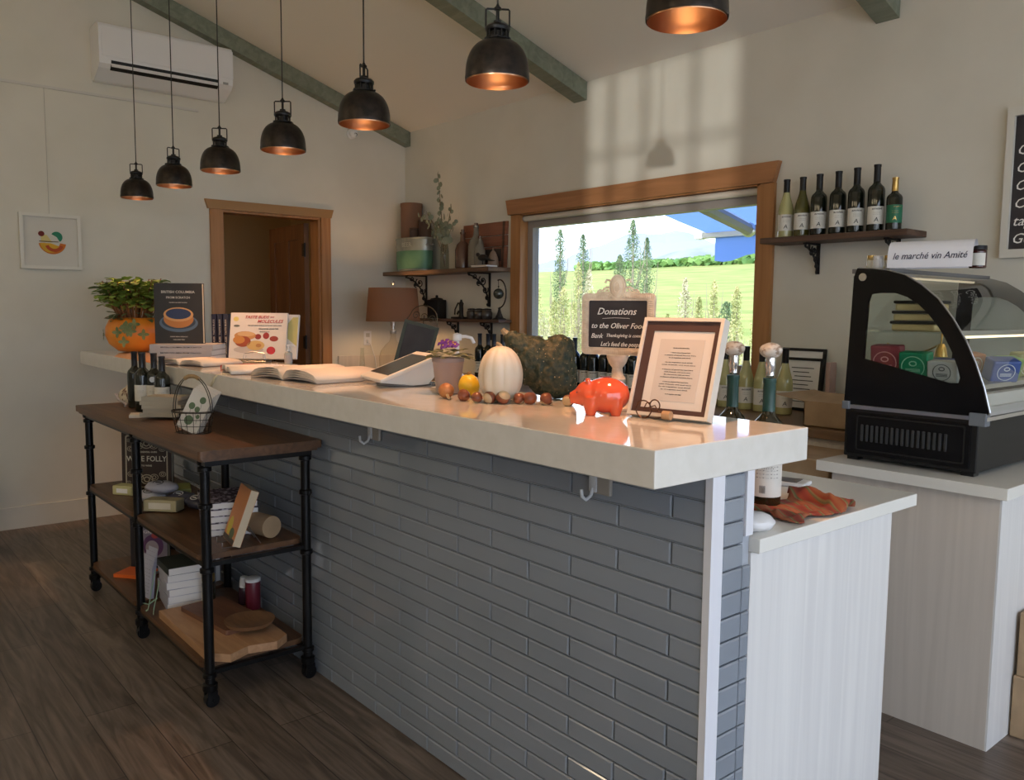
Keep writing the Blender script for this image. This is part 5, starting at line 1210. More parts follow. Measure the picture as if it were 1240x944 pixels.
mb.tube([P3(-.09, .05), P3(-.10, -.22)], .004, 6).tube([P3(.09, .05), P3(.10, -.22)], .004, 6).tube([P3(0, .26), (.05, .2, .0)], .003, 6)
mb.build('scrolled_wire_easel', mat('gold_black_wire', (.08, .06, .035), .45, .7), ez)
fk = thing('glass_flask', (-3.71, 2.12, WZ), 'small dark based glass oil bottle behind the bar by the terminal', 'bottle')
MB().lathe([(.026, .001), (.030, .01), (.026, .14), (.014, .22), (.008, .30), (.010, .31)], 16).build('flask', THING, fk); MB().lathe([(.0275, .012), (.024, .135), (.018, .20), (0, .201)], 16, cap=True).build('dark_vinegar', mat('dark_vinegar', (.02, .012, .008), .15), fk)

# ---------------------------------------------------------------- flower pot
fpot = thing('violet_in_pot', (-2.195, 1.568, ST), 'african violet with purple flowers in a mauve grey pot', 'potted plant'); fpot.scale = (.9, .9, .95)
MB().lathe([(.038, .001), (.042, .004), (.055, .105), (.058, .108), (.058, .122), (.052, .122), (.048, .11), (0, .105)], 32).build('pot', mottle(mat('mauve_pot', (.36, .29, .28), .5), (.34, .27, .27), (.38, .31, .30), (8, 8, 8)), fpot)
rnd = random.Random(9); mb = MB()
for k in range(20):
    a = k*2.399; r_ = .035+.002*k; c = (cos(a)*r_*.6, sin(a)*r_*.6, .125+.02*(1-k/20))
    leaf(mb, c, (cos(a), sin(a), rnd.uniform(.05, .35)-.018*k), (0, 0, 1), rnd.uniform(.05, .068), .022)
mb.build('leaves', mottle(mat('violet_leaf', (.13, .15, .07), .7), (.09, .11, .05), (.19, .2, .1), (20, 20, 20)), fpot, kind='stuff')
mb = MB(); ctr = MB()
for k in range(11):
    a = k*2.399; r_ = .035*sqrt(k/11); c = Vector((cos(a)*r_, sin(a)*r_, .178-.3*r_+rnd.uniform(-.006, .006)))
    nrm = Vector((c.x*8, c.y*8-.5, .8)).normalized()
    for j in range(5):
        t1 = nrm.orthogonal().normalized(); t2 = nrm.cross(t1); b_ = j*2*pi/5
        pc_ = c+(t1*cos(b_)+t2*sin(b_))*.009; leafdisc(mb, pc_, nrm+(t1*cos(b_)+t2*sin(b_))*.3, .0085, 7)
    ctr.ball(c+nrm*.003, .0028, n=6, m=4)
mb.build('flowers', mat('violet_petal', (.11, .02, .26), .6), fpot, kind='stuff'); ctr.build('flower_centres', mat('yellow_anther', (.8, .55, .05), .6), fpot, kind='stuff')

# ---------------------------------------------------------------- gourds, squashes, nuts
STEMM = mottle(mat('dry_stem', (.30, .22, .12), .9), (.2, .14, .08), (.42, .33, .2), (60, 60, 30))
wp = thing('white_pumpkin', (-1.905, 1.550, ST), 'tall cream white ribbed pumpkin standing before the dark green squash', 'pumpkin', rz=.3)
CRM = mottle(mat('cream_pumpkin_skin', (.72, .62, .48), .5), (.66, .55, .42), (.78, .70, .58), (14, 14, 3), 4)
pr = []
for k in range(21):
    t = k/20; a = pi*t; pr.append((max(.0001, .066*sin(a)**.85*(1-.16*(t-.5))), .0825-.0825*cos(a)))
MB().lathe(pr, 60, wob=lambda a, z: 1-.075*abs(sin(a*5.5))**5+.02*cos(a*3), cap=False).build('body', CRM, wp)
MB().tube([(0, 0, .158), (-.004, 0, .168), (-.014, .0, .172)], [.009, .006, .005], 7).build('stem', STEMM, wp)
gs = thing('green_squash', (-1.905, 1.712, ST), 'large warty dark green squash with a dipped top behind the chestnuts', 'squash', rz=CF); gs.scale = (1, 1, 1.13)
s = MB(); s.ball((.028, 0, .078), .082, .07, .078); s.ball((.055, .0, .125), .05, .05, .052, n=16); s.ball((-.02, .0, .10), .075, .058, .07); s.ball((-.07, .0, .145), .042, .036, .034); s.ball((-.095, .0, .165), .025, .022, .02); s.ball((.04, 0, .05), .072, .065, .05)
g_ = blobmesh(s, .006, 6)
GSM = mottle(mat('dark_green_warty_skin', (.035, .05, .03), .55), (.010, .026, .016), (.10, .085, .04), (75, 75, 75), 6, .40, .78, bump=1.0)
ob = g_.build('body', GSM, gs, weld=True)
for q in ob.data.vertices:
    n_ = noise.fractal(q.co*55, 1, 2, 3); q.co += q.normal*(.0045*n_); q.co.z = max(q.co.z, .001)
tx = MB()
rnd = random.Random(5); vsn = [(q.co.copy(), q.normal.copy()) for q in ob.data.vertices]
for k in range(150):
    c, n_ = rnd.choice(vsn)
    if c.z > .02: tx.ball(c, rnd.uniform(.0008, .0022), n=6, m=4)
tx.build('pale_warts', mat('pale_wart', (.34, .27, .15), .7), gs, kind='stuff')
MB().tube([(-.105, 0, .172), (-.118, 0, .182), (-.122, .0, .188)], [.011, .008, .007], 7).build('stem', STEMM, gs)
yg = thing('yellow_gourd', (-2.065, 1.555, ST), 'small bright yellow bumpy gourd left of the cream pumpkin', 'gourd')
MB().ball((0, 0, .036), .034, .034, .035, 24, 16, fn=lambda d: 1+.07*noise.noise(d*3)+.02*noise.noise(d*9)).build('body', mat('yellow_gourd_skin', (.85, .55, .03), .4), yg)
MB().tube([(0, 0, .068), (.004, -.004, .076), (.01, -.006, .078)], [.006, .005, .004], 6).build('stem', STEMM, yg)
bn = thing('orange_brown_gourd', (-2.075, 1.475, ST), 'small orange brown gourd at the foot of the flower pot', 'gourd')
MB().ball((0, 0, .024), .0245, .024, .023, 20, 12, fn=lambda d: 1+.03*cos(8*atan2(d.y, d.x))).build('body', mottle(mat('brown_gourd_skin', (.45, .16, .05), .45), (.30, .10, .04), (.55, .24, .08), (40, 40, 20)), bn)
MB().tube([(.02, -.01, .012), (.036, -.018, .006), (.052, -.02, .0055)], [.005, .004, .0045], 6).build('stem', STEMM, bn)
CHN = mottle(mat('chestnut_shell', (.20, .06, .03), .3), (.15, .045, .025), (.28, .09, .04), (30, 30, 30)); CHC = mat('chestnut_cap', (.55, .42, .26), .8)
NUTS = [(-2.02, 1.50, .018, 'pale topped chestnut left of the cream pumpkin, beside the yellow gourd'), (-1.985, 1.475, .019, 'dark red chestnut directly left of the cream pumpkin foot'),
        (-1.925, 1.478, .018, 'reddish chestnut under the left half of the cream pumpkin'), (-1.893, 1.50, .020, 'pale topped round nut under the middle of the cream pumpkin'),
        (-1.858, 1.522, .0215, 'large dark chestnut with pale base right of the cream pumpkin foot'), (-1.832, 1.56, .018, 'orange red nut between the large dark chestnut and the pale one'),
        (-1.805, 1.578, .020, 'pale tan nut at the left foot of the green squash'), (-1.765, 1.605, .020, 'red topped chestnut below the middle of the green squash'), (-1.71, 1.64, .018, 'chestnut with red eye nearest the piggy bank')]
for k, (x, y, r_, lb) in enumerate(NUTS):
    nn_ = thing('chestnut', (x, y, ST), lb, 'chestnut', 'chestnuts scattered on the bar', rz=k*1.3-.6)
    tl = Matrix.Translation((0, 0, r_*.86)) @ Matrix.Rotation((.9, 1.7, .4, 1.3, 2.4, .7, 1.9, .5, 1.4)[k], 4, 'X')
    MB().ball((0, 0, 0), r_, r_*.95, r_*.86, 18, 12, M=tl, fn=lambda d: 1+(.08 if d.z > .93 else 0)).build('shell', CHN, nn_)
    m2_ = MB(); v = []; K = 5; n_ = 16
    for j in range(K+1):
        t = .0+1.0*j/K
        for i in range(n_):
            a = 2*pi*i/n_; v.append(((r_*1.012)*sin(t)*cos(a), (r_*.962)*sin(t)*sin(a), -(r_*.872)*cos(t)))
    m2_.add(v, [(j*n_+i, (j+1)*n_+i, (j+1)*n_+(i+1) % n_, j*n_+(i+1) % n_) for j in range(K) for i in range(n_)], True, tl); m2_.build('pale_base', CHC, nn_)

# ---------------------------------------------------------------- donation sign
sg = thing('donation_sign', (-1.570, 1.690, ST), 'ornate cream framed chalkboard sign about donations on a turned pedestal', 'sign', rz=RAD(20))
ANT = mottle(mat('antique_cream_paint', (.62, .52, .40), .6), (.55, .44, .33), (.70, .60, .47), (40, 40, 40), 4)
MB().lathe([(.055, .001), (.056, .008), (.045, .014), (.030, .02), (.018, .034), (.014, .06), (.020, .07), (.024, .085), (.016, .097), (.014, .115), (.024, .128), (.030, .145), (.030, .150)], 28).build('pedestal', ANT, sg)
W2, H2, Z0 = .105, .168, .150
mb = MB(); mb.ring(rrect(-W2, W2, Z0, Z0+H2, .014), rrect(-W2+.019, W2-.019, Z0+.020, Z0+H2-.020, .004), -.010, .006, XZp())
for k in range(46):
    for z_ in (Z0+.010, Z0+H2-.010): mb.ball((-W2+.012+(2*W2-.024)*k/45, -.0105, z_), .0022, .002, .0065, n=6, m=4)
for k in range(24):
    for x_ in (-W2+.0095, W2-.0095): mb.ball((x_, -.0105, Z0+.02+(H2-.04)*k/23), .0065, .002, .0022, n=6, m=4)
mb.build('frame', ANT, sg)
MB().box(-W2+.018, W2-.018, -.004, .003, Z0+.019, Z0+H2-.019).build('chalkboard', SLATE, sg)
mb = MB(); mb.ball((0, -.008, Z0+H2+.016), .022, .008, .032, n=20, m=12); mb.ring(ell(0, Z0+H2+.016, .0235, .034, 24), ell(0, Z0+H2+.016, .0205, .030, 24), -.014, -.004, XZp())
mb.tube([(0+.009*cos(t*.5), -.017, Z0+H2+.016+.014*sin(t*.5)) for t in range(13)], .0018, 6, closed=False)
for s_ in (-1, 1):
    mb.tube([(s_*(.030+.014*(1-t/16)*cos(t*.62)), -.006, Z0+H2+.006+.012*(1-t/16)*sin(t*.62)) for t in range(15)], .0032, 6)
    mb.tube([(s_*(.052+.008*(1-t/12)*cos(t*.7)), -.006, Z0+H2+.003+.007*(1-t/12)*sin(t*.7)) for t in range(11)], .0026, 6)
    mb.tube([(s_*.024, -.006, Z0+H2+.034), (s_*.034, -.006, Z0+H2+.036), (s_*.038, -.006, Z0+H2+.028)], .003, 6)
mb.tube([(-.062, -.006, Z0+H2), (0, -.006, Z0+H2+.002), (.062, -.006, Z0+H2)], .004, 6)
mb.build('crest_ornament', ANT, sg)
mb = MB()
for s_, x, z, h_, w_ in (('Donations', -.005, .118, .019, .115), ('to the Oliver Food', .0, .079, .015, .160), ('Bank', -.062, .051, .013, .036), ('Thanksgiving is coming', .022, .053, .009, .112), ("Let's feed the peeps !", .012, .029, .012, .125)):
    addtext(mb, s_, T(x, -.0046, Z0+z, rx=pi/2), h_, w_, .35, .004)
mb.tube([(-.045, -.0048, Z0+.099), (-.01, -.0048, Z0+.1015), (.035, -.0048, Z0+.1)], .0007, 4)
mb.build('chalk_writing', CHALK, sg)

# ---------------------------------------------------------------- piggy bank
pg = thing('piggy_bank', (-1.517, 1.575, ST), 'glossy coral orange ceramic piggy bank facing the gourds', 'piggy bank', rz=RAD(50+180-4))
CORAL = mat('coral_glaze', (.72, .10, .035), .12, coat=.6)
s = MB(); s.ball((-.012, 0, .051), .062, .050, .047, n=24, m=16); s.ball((.034, 0, .053), .037, .037, .036, n=20, m=12); s.ball((.060, 0, .046), .024, .023, .021, n=16, m=10); s.add(*(lambda m_: (m_.v, m_.f))(MB().cyl((.060, 0, .044), (.083, 0, .042), .0155, 20)))
for x_, y_ in ((.028, .024), (.028, -.024), (-.036, .024), (-.036, -.024)): s.lathe([(.0135, 0), (.014, .006), (.019, .022), (.022, .05)], 14, M=T(x_, y_, 0))
for y_ in (.017, -.017): s.ball((.036, y_, .086), .008, .010, .009, n=12, m=8)
s.tube([(-.058, 0, .062), (-.066, .004, .068), (-.066, -.004, .074)], .004, 8)
blobmesh(s, .0028, 4).build('body', CORAL, pg)
mb = MB(); mb.ball((.083, .005, .043), .0018, .0022, .003, n=8, m=6).ball((.083, -.005, .043), .0018, .0022, .003, n=8, m=6).box(-.025, .005, -.0015, .0015, .0975, .1005); mb.build('nostrils_and_slot', mat('dark_coral', (.12, .015, .01), .4), pg)
mb = MB()
for y_ in (.0195, -.0195): mb.ball((.064, y_*.95, .059), .0028, n=8, m=6)
mb.build('eyes', mat('dark_coral_eye', (.18, .02, .012), .3), pg)

# ---------------------------------------------------------------- framed poem with tiny bicycle
fm = thing('framed_poem', (-1.337, 1.628, ST), 'white box frame with brown mat and a printed poem, leaning back on the bar', 'picture frame', rz=RAD(10))
FLN = RAD(18); FM = T(0, 0, .004, rx=-FLN) @ T(rx=pi/2)
FW2, FH = .113, .258
FRW = mat('cream_white_frame', (.74, .68, .60), .45)
MB().ring([(-FW2, 0), (FW2, 0), (FW2, FH), (-FW2, FH)], [(-FW2+.009, .009), (FW2-.009, .009), (FW2-.009, FH-.009), (-FW2+.009, FH-.009)], -.014, .016, FM).build('frame', FRW, fm)
MB().ring([(-FW2+.0088, .0088), (FW2-.0088, .0088), (FW2-.0088, FH-.0088), (-FW2+.0088, FH-.0088)], [(-FW2+.033, .022), (FW2-.022, .022), (FW2-.022, FH-.034), (-FW2+.033, FH-.034)], .009, .011, FM).build('brown_mat', mat('chocolate_mat', (.07, .035, .03), .8), fm)
MB().box(-FW2+.01, FW2-.01, .01, FH-.01, .003, .0088, M=FM).build('white_mat', mat('inner_white_mat', (.72, .68, .64), .8), fm)
MB().box(-FW2+.056, FW2-.045, .042, FH-.055, .0088, .0094, M=FM).build('poem_sheet', mat('poem_paper', (.62, .57, .53), .8), fm)
mb = MB(); yy = FH-.078; rnd = random.Random(2)
for grp in (1, 3, 2, 4, 4, 1):
    for q in range(grp):
        wl = rnd.uniform(.05, .095) if grp > 1 else .045
        addtext(mb, rnd.choice(['the wine and the table we share', 'to sit together and drink', 'a season of good harvest here', 'with friends old and new']), FM @ T(.006, yy, .0096), .0024, wl); yy -= .0066
    yy -= .0055
mb.build('printed_poem', INK, fm)
MB().box(-.02, .02, 0, .003, 0, .15, M=T(0, .125, 0, rx=RAD(26))).build('back_strut', FRW, fm)
bi = thing('wire_bicycle_corkscrew', (-1.352, 1.583, ST+.003), 'tiny copper wire bicycle with a cork trailer before the framed poem', 'ornament', rz=RAD(10))
CW = mat('dark_copper_wire', (.10, .045, .025), .4, .6); mb = MB()
bi.location = (-1.335, 1.600, ST+.0015)
for cx, cz, rr in ((-.052, .024, .022), (-.020, .036, .014)):
    mb.tube([(cx+rr*cos(2*pi*i/20), 0, cz+rr*sin(2*pi*i/20)) for i in range(20)], .0018, 6, closed=True)
mb.tube([(-.052, 0, .024), (-.035, 0, .03), (-.020, 0, .036), (-.008, 0, .02), (.008, 0, .018)], .0016, 6).tube([(-.035, 0, .03), (-.03, 0, .018), (-.04, 0, .005), (-.02, 0, .004), (.005, 0, .008)], .0016, 6).tube([(-.052, 0, .024), (-.044, 0, .04), (-.034, 0, .042)], .0014, 6)
mb.build('wire_wheels_and_frame', CW, bi)
MB().cyl((.004, 0, .014), (.026, 0, .014), .011, 16).build('cork', mat('cork', (.45, .28, .15), .8), bi)

# ---------------------------------------------------------------- iron and wood rack on castors
rk = thing('iron_wood_rack', (0, 0, 0), 'three tier industrial rack of brown wood boards and black iron pipe legs on castors', 'rack')
CX0, CX1, CY0, CY1, CT = -4.515, -2.80, .975, 1.430, .936
LXS, LYS = (-4.465, -3.69, -2.885), (1.022, 1.400)
mb = MB(); mb.prism(rrect(CX0, CX1, CY0, CY1, .012, 3), CT-.028, CT); mb.prism(rrect(CX0+.012, CX1-.012, CY0+.01, CY1-.01, .012, 3), CT-.038, CT-.028)
mb.build('tabletop', CARTW, rk)
mb = MB(); mb.box(CX0+.03, CX1-.03, CY0+.03, CY0+.048, CT-.058, CT-.0385); mb.box(CX0+.03, CX1-.03, CY1-.048, CY1-.03, CT-.058, CT-.0385); mb.box(CX0+.03, CX0+.048, CY0+.048, CY1-.048, CT-.058, CT-.0385); mb.box(CX1-.048, CX1-.03, CY0+.048, CY1-.048, CT-.058, CT-.0385)
mb.build('apron_rail', IRON, rk)
TIERS = (.548, .155)
def shelfpoly(xa, xb): return rrect(xa, xb, CY0+.03, CY1-.03, .035, 5)
for tz in TIERS:
    MB().prism(shelfpoly(LXS[0]+.022, LXS[1]-.022), tz-.020, tz).build('shelf_board', CARTW, rk)
    MB().prism(shelfpoly(LXS[1]+.022, LXS[2]-.022), tz-.020, tz).build('shelf_board', CARTW, rk)
    mb = MB(); e = .006
    for xa, xb in ((LXS[0], LXS[1]), (LXS[1], LXS[2])):
        mb.box(xa+.02, xb-.02, CY0+.034, CY0+.05, tz-.036, tz-.0205); mb.box(xa+.02, xb-.02, CY1-.05, CY1-.034, tz-.036, tz-.0205)
    for x in LXS: mb.box(x-.010, x+.010, LYS[0], LYS[1], tz-.036, tz-.0205)
    mb.build('shelf_frame', IRON, rk)
for x in LXS:
    for y in LYS:
        lg = MB(); R0 = .0175
        lg.lathe([(R0, .085), (R0, CT-.06), (.024, CT-.059), (.027, CT-.050), (.027, CT-.0385)], 16, M=T(x, y, 0))
        for z_ in (CT-.075, .73, .50, .118): lg.lathe([(.018, z_-.010), (.0245, z_-.007), (.0245, z_+.007), (.018, z_+.010)], 16, M=T(x, y, 0), cap=False)
        for s_ in (-1, 1): lg.box(x+s_*.027-.006, x+s_*.027+.006, y-.005, y+.005, .722, .738)
        L = lg.build('leg', IRON, rk)
        cw = MB(); cw.lathe([(.024, .060), (.027, .068), (.027, .085), (.02, .09)], 16, M=T(x, y, 0)); cw.box(x-.020, x-.014, y-.016, y+.020, .018, .062); cw.box(x+.014, x+.020, y-.016, y+.020, .018, .062)
        cw.cyl((x-.022, y+.004, .026), (x+.022, y+.004, .026), .005, 8); cw.cyl((x-.012, y+.004, .026), (x+.012, y+.004, .026), .0255, 20)
        cw.build('castor', IRON, L)
TZ = CT+.0005
# on the rack top
bg_ = thing('patterned_snack_bag', (-4.36, 1.20, TZ), 'small cream and dark patterned snack bag with ribbon at the far rack end', 'bag', rz=.4)
s = MB(); s.ball((0, 0, .045), .085, .05, .05, fn=lambda d: 1+.08*noise.noise(d*4)); s.ball((.02, 0, .075), .06, .035, .045, fn=lambda d: 1+.1*noise.noise(d*5)); b__ = blobmesh(s, .006, 2)
ob = b__.build('bag_body', mottle(mat('bag_print', (.5, .42, .3), .7), (.12, .06, .04), (.62, .55, .42), (38, 38, 38), 3, .4, .5), bg_)
for q in ob.data.vertices: q.co.z = max(.0, q.co.z-.003)
MB().tube([(-.08, -.03, .05), (-.03, -.056, .03), (.02, -.05, .01), (.04, -.075, .004)], .006, 6).build('ribbon_tie', GREYB, bg_)
BL = [(-4.235, 1.18, 'leftmost slim black wine bottle on the rack top', INK, .27), (-4.145, 1.192, 'dark bottle with red accented label squeezed behind the first white labelled one', None, .27), (-4.065, 1.165, 'black wine bottle with white label, front one beside the paperback pile', LABEL, .272), (-4.020, 1.205, 'dark bottle with round silver seal above its label behind the paperbacks', LABEL, .272), (-3.905, 1.205, 'lone dark wine bottle standing between the paperback pile and the wire basket', LABEL, .262)]
NAVL = mat('navy_red_label', (.07, .05, .10), .6)
for k, (x, y, lb, la_, h_) in enumerate(BL):
    b_ = bottle(lb, (x, y, TZ), DGLASS, mat('rack_capsule%d' % k, (.012, .012, .016), .35), 'bordeaux', (None if k == 0 else NAVL if k == 1 else LABEL), h_, .034, text='' if k != 1 else '~', mark='*' if k in (3, 4) else '', group='wine bottles on the rack top', rz=CF+.15, lz=(.05, .125))
    if k == 3: MB().prism(ell(0, 0, .013, .013, 20), 0, .0008, M=T(0, -.0345, .152, rx=pi/2)).build('silver_seal', STEEL, b_)
    if k == 1: MB().prism(ell(0, 0, .010, .006, 16), 0, .0008, M=T(0, -.0352, .105, rx=pi/2)).build('red_emblem', mat('red_emblem', (.5, .05, .02), .5), b_)
TAN = mat('buff_paperback', (.40, .36, .29), .8)
zz = TZ
pb0 = book((-3.87, 1.13, TZ), 'lowest cream booklet sticking out under the small paperback pile', .10, .15, .012, mat('cream_booklet', (.6, .56, .48), .8), CREAM, rot=(0, 0, CF+.35+pi/2), soft=True, group='paperback pile on the rack')
zz += .0123
for k in range(5):
    book((-3.755+.004*((k*7) % 3), 1.165+.004*((k*5) % 3), zz), ('second', 'third', 'fourth', 'fifth', 'topmost')[k]+' buff book counted from the bottom of the small paperback pile', .12, .165, .017, TAN, CREAM, rot=(0, 0, CF+pi/2+.07*((k*3) % 4)-.08), soft=True, group='paperback pile on the rack'); zz += .0173
# wire basket with packets
wbk = thing('wire_basket', (-3.255, 1.115, TZ), 'small oval wire basket with arched handle on the rack top', 'basket', rz=.55)
mb = MB(); ra, rb_ = .085, .058; W_IR = mat('dark_wire', (.05, .045, .04), .5, .7)
for z_, k_ in ((.002, .82), (.03, .9), (.055, .96), (.082, 1.03), (.086, 1.03)): mb.tube([(ra*k_*cos(2*pi*i/28), rb_*k_*sin(2*pi*i/28), z_) for i in range(28)], .0014 if z_ < .08 else .002, 5, closed=True)
for i in range(18):
    a = 2*pi*i/18; mb.tube([(ra*.82*cos(a), rb_*.82*sin(a), .002), (ra*.93*cos(a), rb_*.93*sin(a), .045), (ra*1.03*cos(a), rb_*1.03*sin(a), .085)], .0011, 4)
for i in range(-3, 4): mb.tube([(i*.02, -rb_*.8*sqrt(1-(i*.02/ra)**2), .002), (i*.02, rb_*.8*sqrt(1-(i*.02/ra)**2), .002)], .001, 4)
mb.build('wire_body', W_IR, wbk)
mb = MB()
for o__ in (-.006, .006): mb.tube([(ra*1.03*cos(t), o__, .085+.135*sin(t)) for t in [pi*i/16 for i in range(17)]], .0018, 5)
mb.build('handle', W_IR, wbk); MB().tube([(ra*1.03*cos(t), 0, .085+.135*sin(t)) for t in [pi*(6+i)/16 for i in range(5)]], .008, 8).build('handle_grip', wood('grip_wood', (.28, .17, .08), (.38, .25, .12), .7, (20, 20, 20)), wbk)
FLM = mat('sage_print', (.10, .15, .08), .7)
for k in range(4):
    pk = thing('seed_packet', (-3.262-.0075*k, 1.088+.0095*k, TZ+.006), ('front', 'second', 'third', 'rear')[k]+' printed paper seed packet leaning in the wire basket', 'packet', 'seed packets in the wire basket', rz=.55)
    pk.rotation_euler = (-.22, RAD(22), .55+.15)
    MB().box(-.045, .045, -.003, .003, .004, .165+.006*k, b=.001).build('envelope', mat('packet_envelope%d' % k, (.62, .58, .52), .8), pk)
    mb = MB()
    for cx, cz, r_ in ((-.020, .10, .013), (.012, .135, .013), (.006, .095, .011), (-.008, .045, .018), (.02, .07, .008)):
        mb.prism(ell(cx, cz, r_, r_*1.05, 14), .0032, .0037, XZp() @ T(0, 0, -.0069))
        mb.tube([(cx, -.0034, cz-r_), (cx+.005, -.0034, cz-r_-.02)], .0006, 4)
    mb.build('botanical_print', FLM, pk)
# middle tier
M1 = TIERS[0]+.0005
wf = standing(-4.10, 1.18, M1, CF, RAD(2), .235, .285, .028, 'black and cream ornate wine guide standing on the middle rack tier', mat('black_red_cover', (.03, .015, .012), .5), CREAM)
CRP = mat('cream_foil_print', (.40, .35, .26), .5)
title(wf, 'title', [('WINE FOLLY', 0, .012, .026, .19, 0), ('THE ESSENTIAL GUIDE', 0, .045, .008, .1, 0), ('TO WINE', 0, -.02, .008, .05, 0)], .028, mat('cream_title', (.62, .58, .48), .5))
mb = MB(); mb.ring(rrect(-.10, .10, -.125, .125, .01), rrect(-.094, .094, -.119, .119, .01), .0281, .0286)
for s_ in (-1, 1):
    for cx, cz, r_ in ((0, s_*.085, .03), (-.035, s_*.075, .02), (.035, s_*.075, .02), (-.075, s_*.06, .016), (.075, s_*.06, .016), (-.085, s_*.10, .01), (.085, s_*.10, .01)):
        mb.ring(ell(cx, cz, r_, r_*.8, 20), ell(cx, cz, r_*.86, r_*.66, 20), .0281, .0286); mb.ring(ell(cx, cz, r_*.5, r_*.45, 14), ell(cx, cz, r_*.35, r_*.3, 14), .0281, .0286)
mb.build('ornament', CRP, wf)
cs_ = thing('cheese_pack', (-4.10, 1.09, M1), 'pale yellow waxed cheese block lying before the wine guide', 'food pack', rz=.6)
MB().box(-.055, .055, -.032, .032, 0, .045, b=.006).build('block', mat('pale_yellow_wax', (.55, .52, .26), .5), cs_); MB().box(-.030, .030, -.0331, -.0325, .012, .032).build('sticker', PAPER, cs_)
PKS = [(-3.99, 1.20, 0, .3, .0, (.35, .35, .36), 'crumpled silver grey snack pouch, farthest in the pouch heap'), (-3.87, 1.27, .0, -.3, .1, (.30, .32, .10), 'olive green cheese wrapper behind the pouch heap'),
       (-3.86, 1.13, .0, .7, .15, (.5, .5, .56), 'white pouch with a black printed oval in front of the heap'), (-3.73, 1.22, .0, .5, .1, (.10, .10, .13), 'black and white pouch in the middle of the heap'),
       (-3.66, 1.12, .0, .75, .05, (.44, .38, .22), 'buff cardboard food box at the near end of the heap'), (-3.60, 1.25, 0, .2, .1, (.05, .05, .08), 'dark foil pouch between the heap and the purple books'),
       (-3.78, 1.15, .05, .6, .2, (.42, .42, .5), 'small white striped pouch lying on top of the heap')]
for k, (x, y, dz, rz_, ln, col, lb) in enumerate(PKS):
    p_ = thing('snack_pouch', (x, y, M1+dz+.004), lb, 'pouch', rz=rz_)
    if k in (1, 4):
        MB().box(-.075, .075, -.035, .035, 0, .05, b=.004).build('carton', mat('pouch_print%d' % k, col, .6), p_); MB().box(-.05, .05, -.0358, -.0351, .012, .038).build('sticker', CREAM, p_)
    else:
        MB().ball((0, 0, .026), .08, .05, .028, 20, 10, fn=lambda d: 1+.12*noise.noise(d*3+Vector((k, 0, 0)))+.05*noise.noise(d*9)).build('pouch_body', mat('pouch_print%d' % k, col, .35), p_)
        mb = MB(); mb.ring(ell(0, 0, .026, .016, 20), ell(0, 0, .022, .012, 20), 0, .0008); mb.box(-.014, .014, -.003, .003, 0, .0008); mb.build('printed_oval', INK if col[0] > .2 else PAPER, p_)
        for c_ in p_.children:
            if c_.name.startswith('printed_oval'): c_.location = (.0, -.022, .0515); c_.rotation_euler = (.5, 0, 0)
PUR = mottle(mat('purple_patterned_cover', (.05, .03, .07), .5), (.035, .018, .045), (.45, .42, .5), (60, 60, 60), 2, .52, .56)
zz = M1
for k in range(5):
    book((-3.23+.006*(k % 2), 1.235-.004*(k % 3), zz), ('lowest', 'second', 'third', 'fourth', 'uppermost')[k]+' purple and white patterned book in the stack on the middle tier', .20, .27, .026, PUR, PAPER, rot=(0, 0, pi/2-.38+.03*k), group='purple patterned book stack'); zz += .0263
lt = standing(-2.985, 1.135, M1+.004, RAD(-9), RAD(20), .155, .21, .03, 'orange covered cookbook leaning back on a wire easel on the middle tier', mat('orange_cover', (.62, .24, .08), .5), mat('cream_edge', (.6, .5, .36), .7), soft=True)
art(lt, [('yellow_fruit', ell(-.03, -.05, .028, .035, 18), (.65, .50, .03), 0), ('green_leaf', ell(.02, -.07, .03, .02, 14), (.10, .14, .05), 1), ('dark_band', [(-.077, -.104), (.077, -.104), (.077, -.085), (-.077, -.085)], (.05, .03, .02), 0)], .03)
le = thing('bent_wire_easel', (-2.985, 1.135, M1), 'bent wire easel carrying the leaning orange cookbook', 'book stand', rz=RAD(-9))
mb = MB()
for s_ in (-1, 1): mb.tube([(s_*.045, -.028, .022), (s_*.045, -.028, .003), (s_*.045, .03, .003), (s_*.042, .055, .09), (s_*.045, .11, .003)], .002, 6)
mb.tube([(-.042, .055, .09), (.042, .055, .09)], .002, 6); mb.build('wire', STEEL, le)
rl_ = thing('coiled_belt_pack', (-3.03, 1.29, M1), 'round kraft paper pack with patterned end behind the orange cookbook', 'pack', rz=.2)
MB().cyl((-.06, 0, .043), (.06, 0, .043), .042, 28).build('kraft_roll', CARD, rl_); MB().cyl((-.0615, 0, .043), (-.0605, 0, .043), .038, 24).build('patterned_end', mottle(mat('floral_end', (.5, .4, .3), .7), (.2, .08, .05), (.6, .55, .45), (60, 60, 60), 3, .45, .55), rl_)
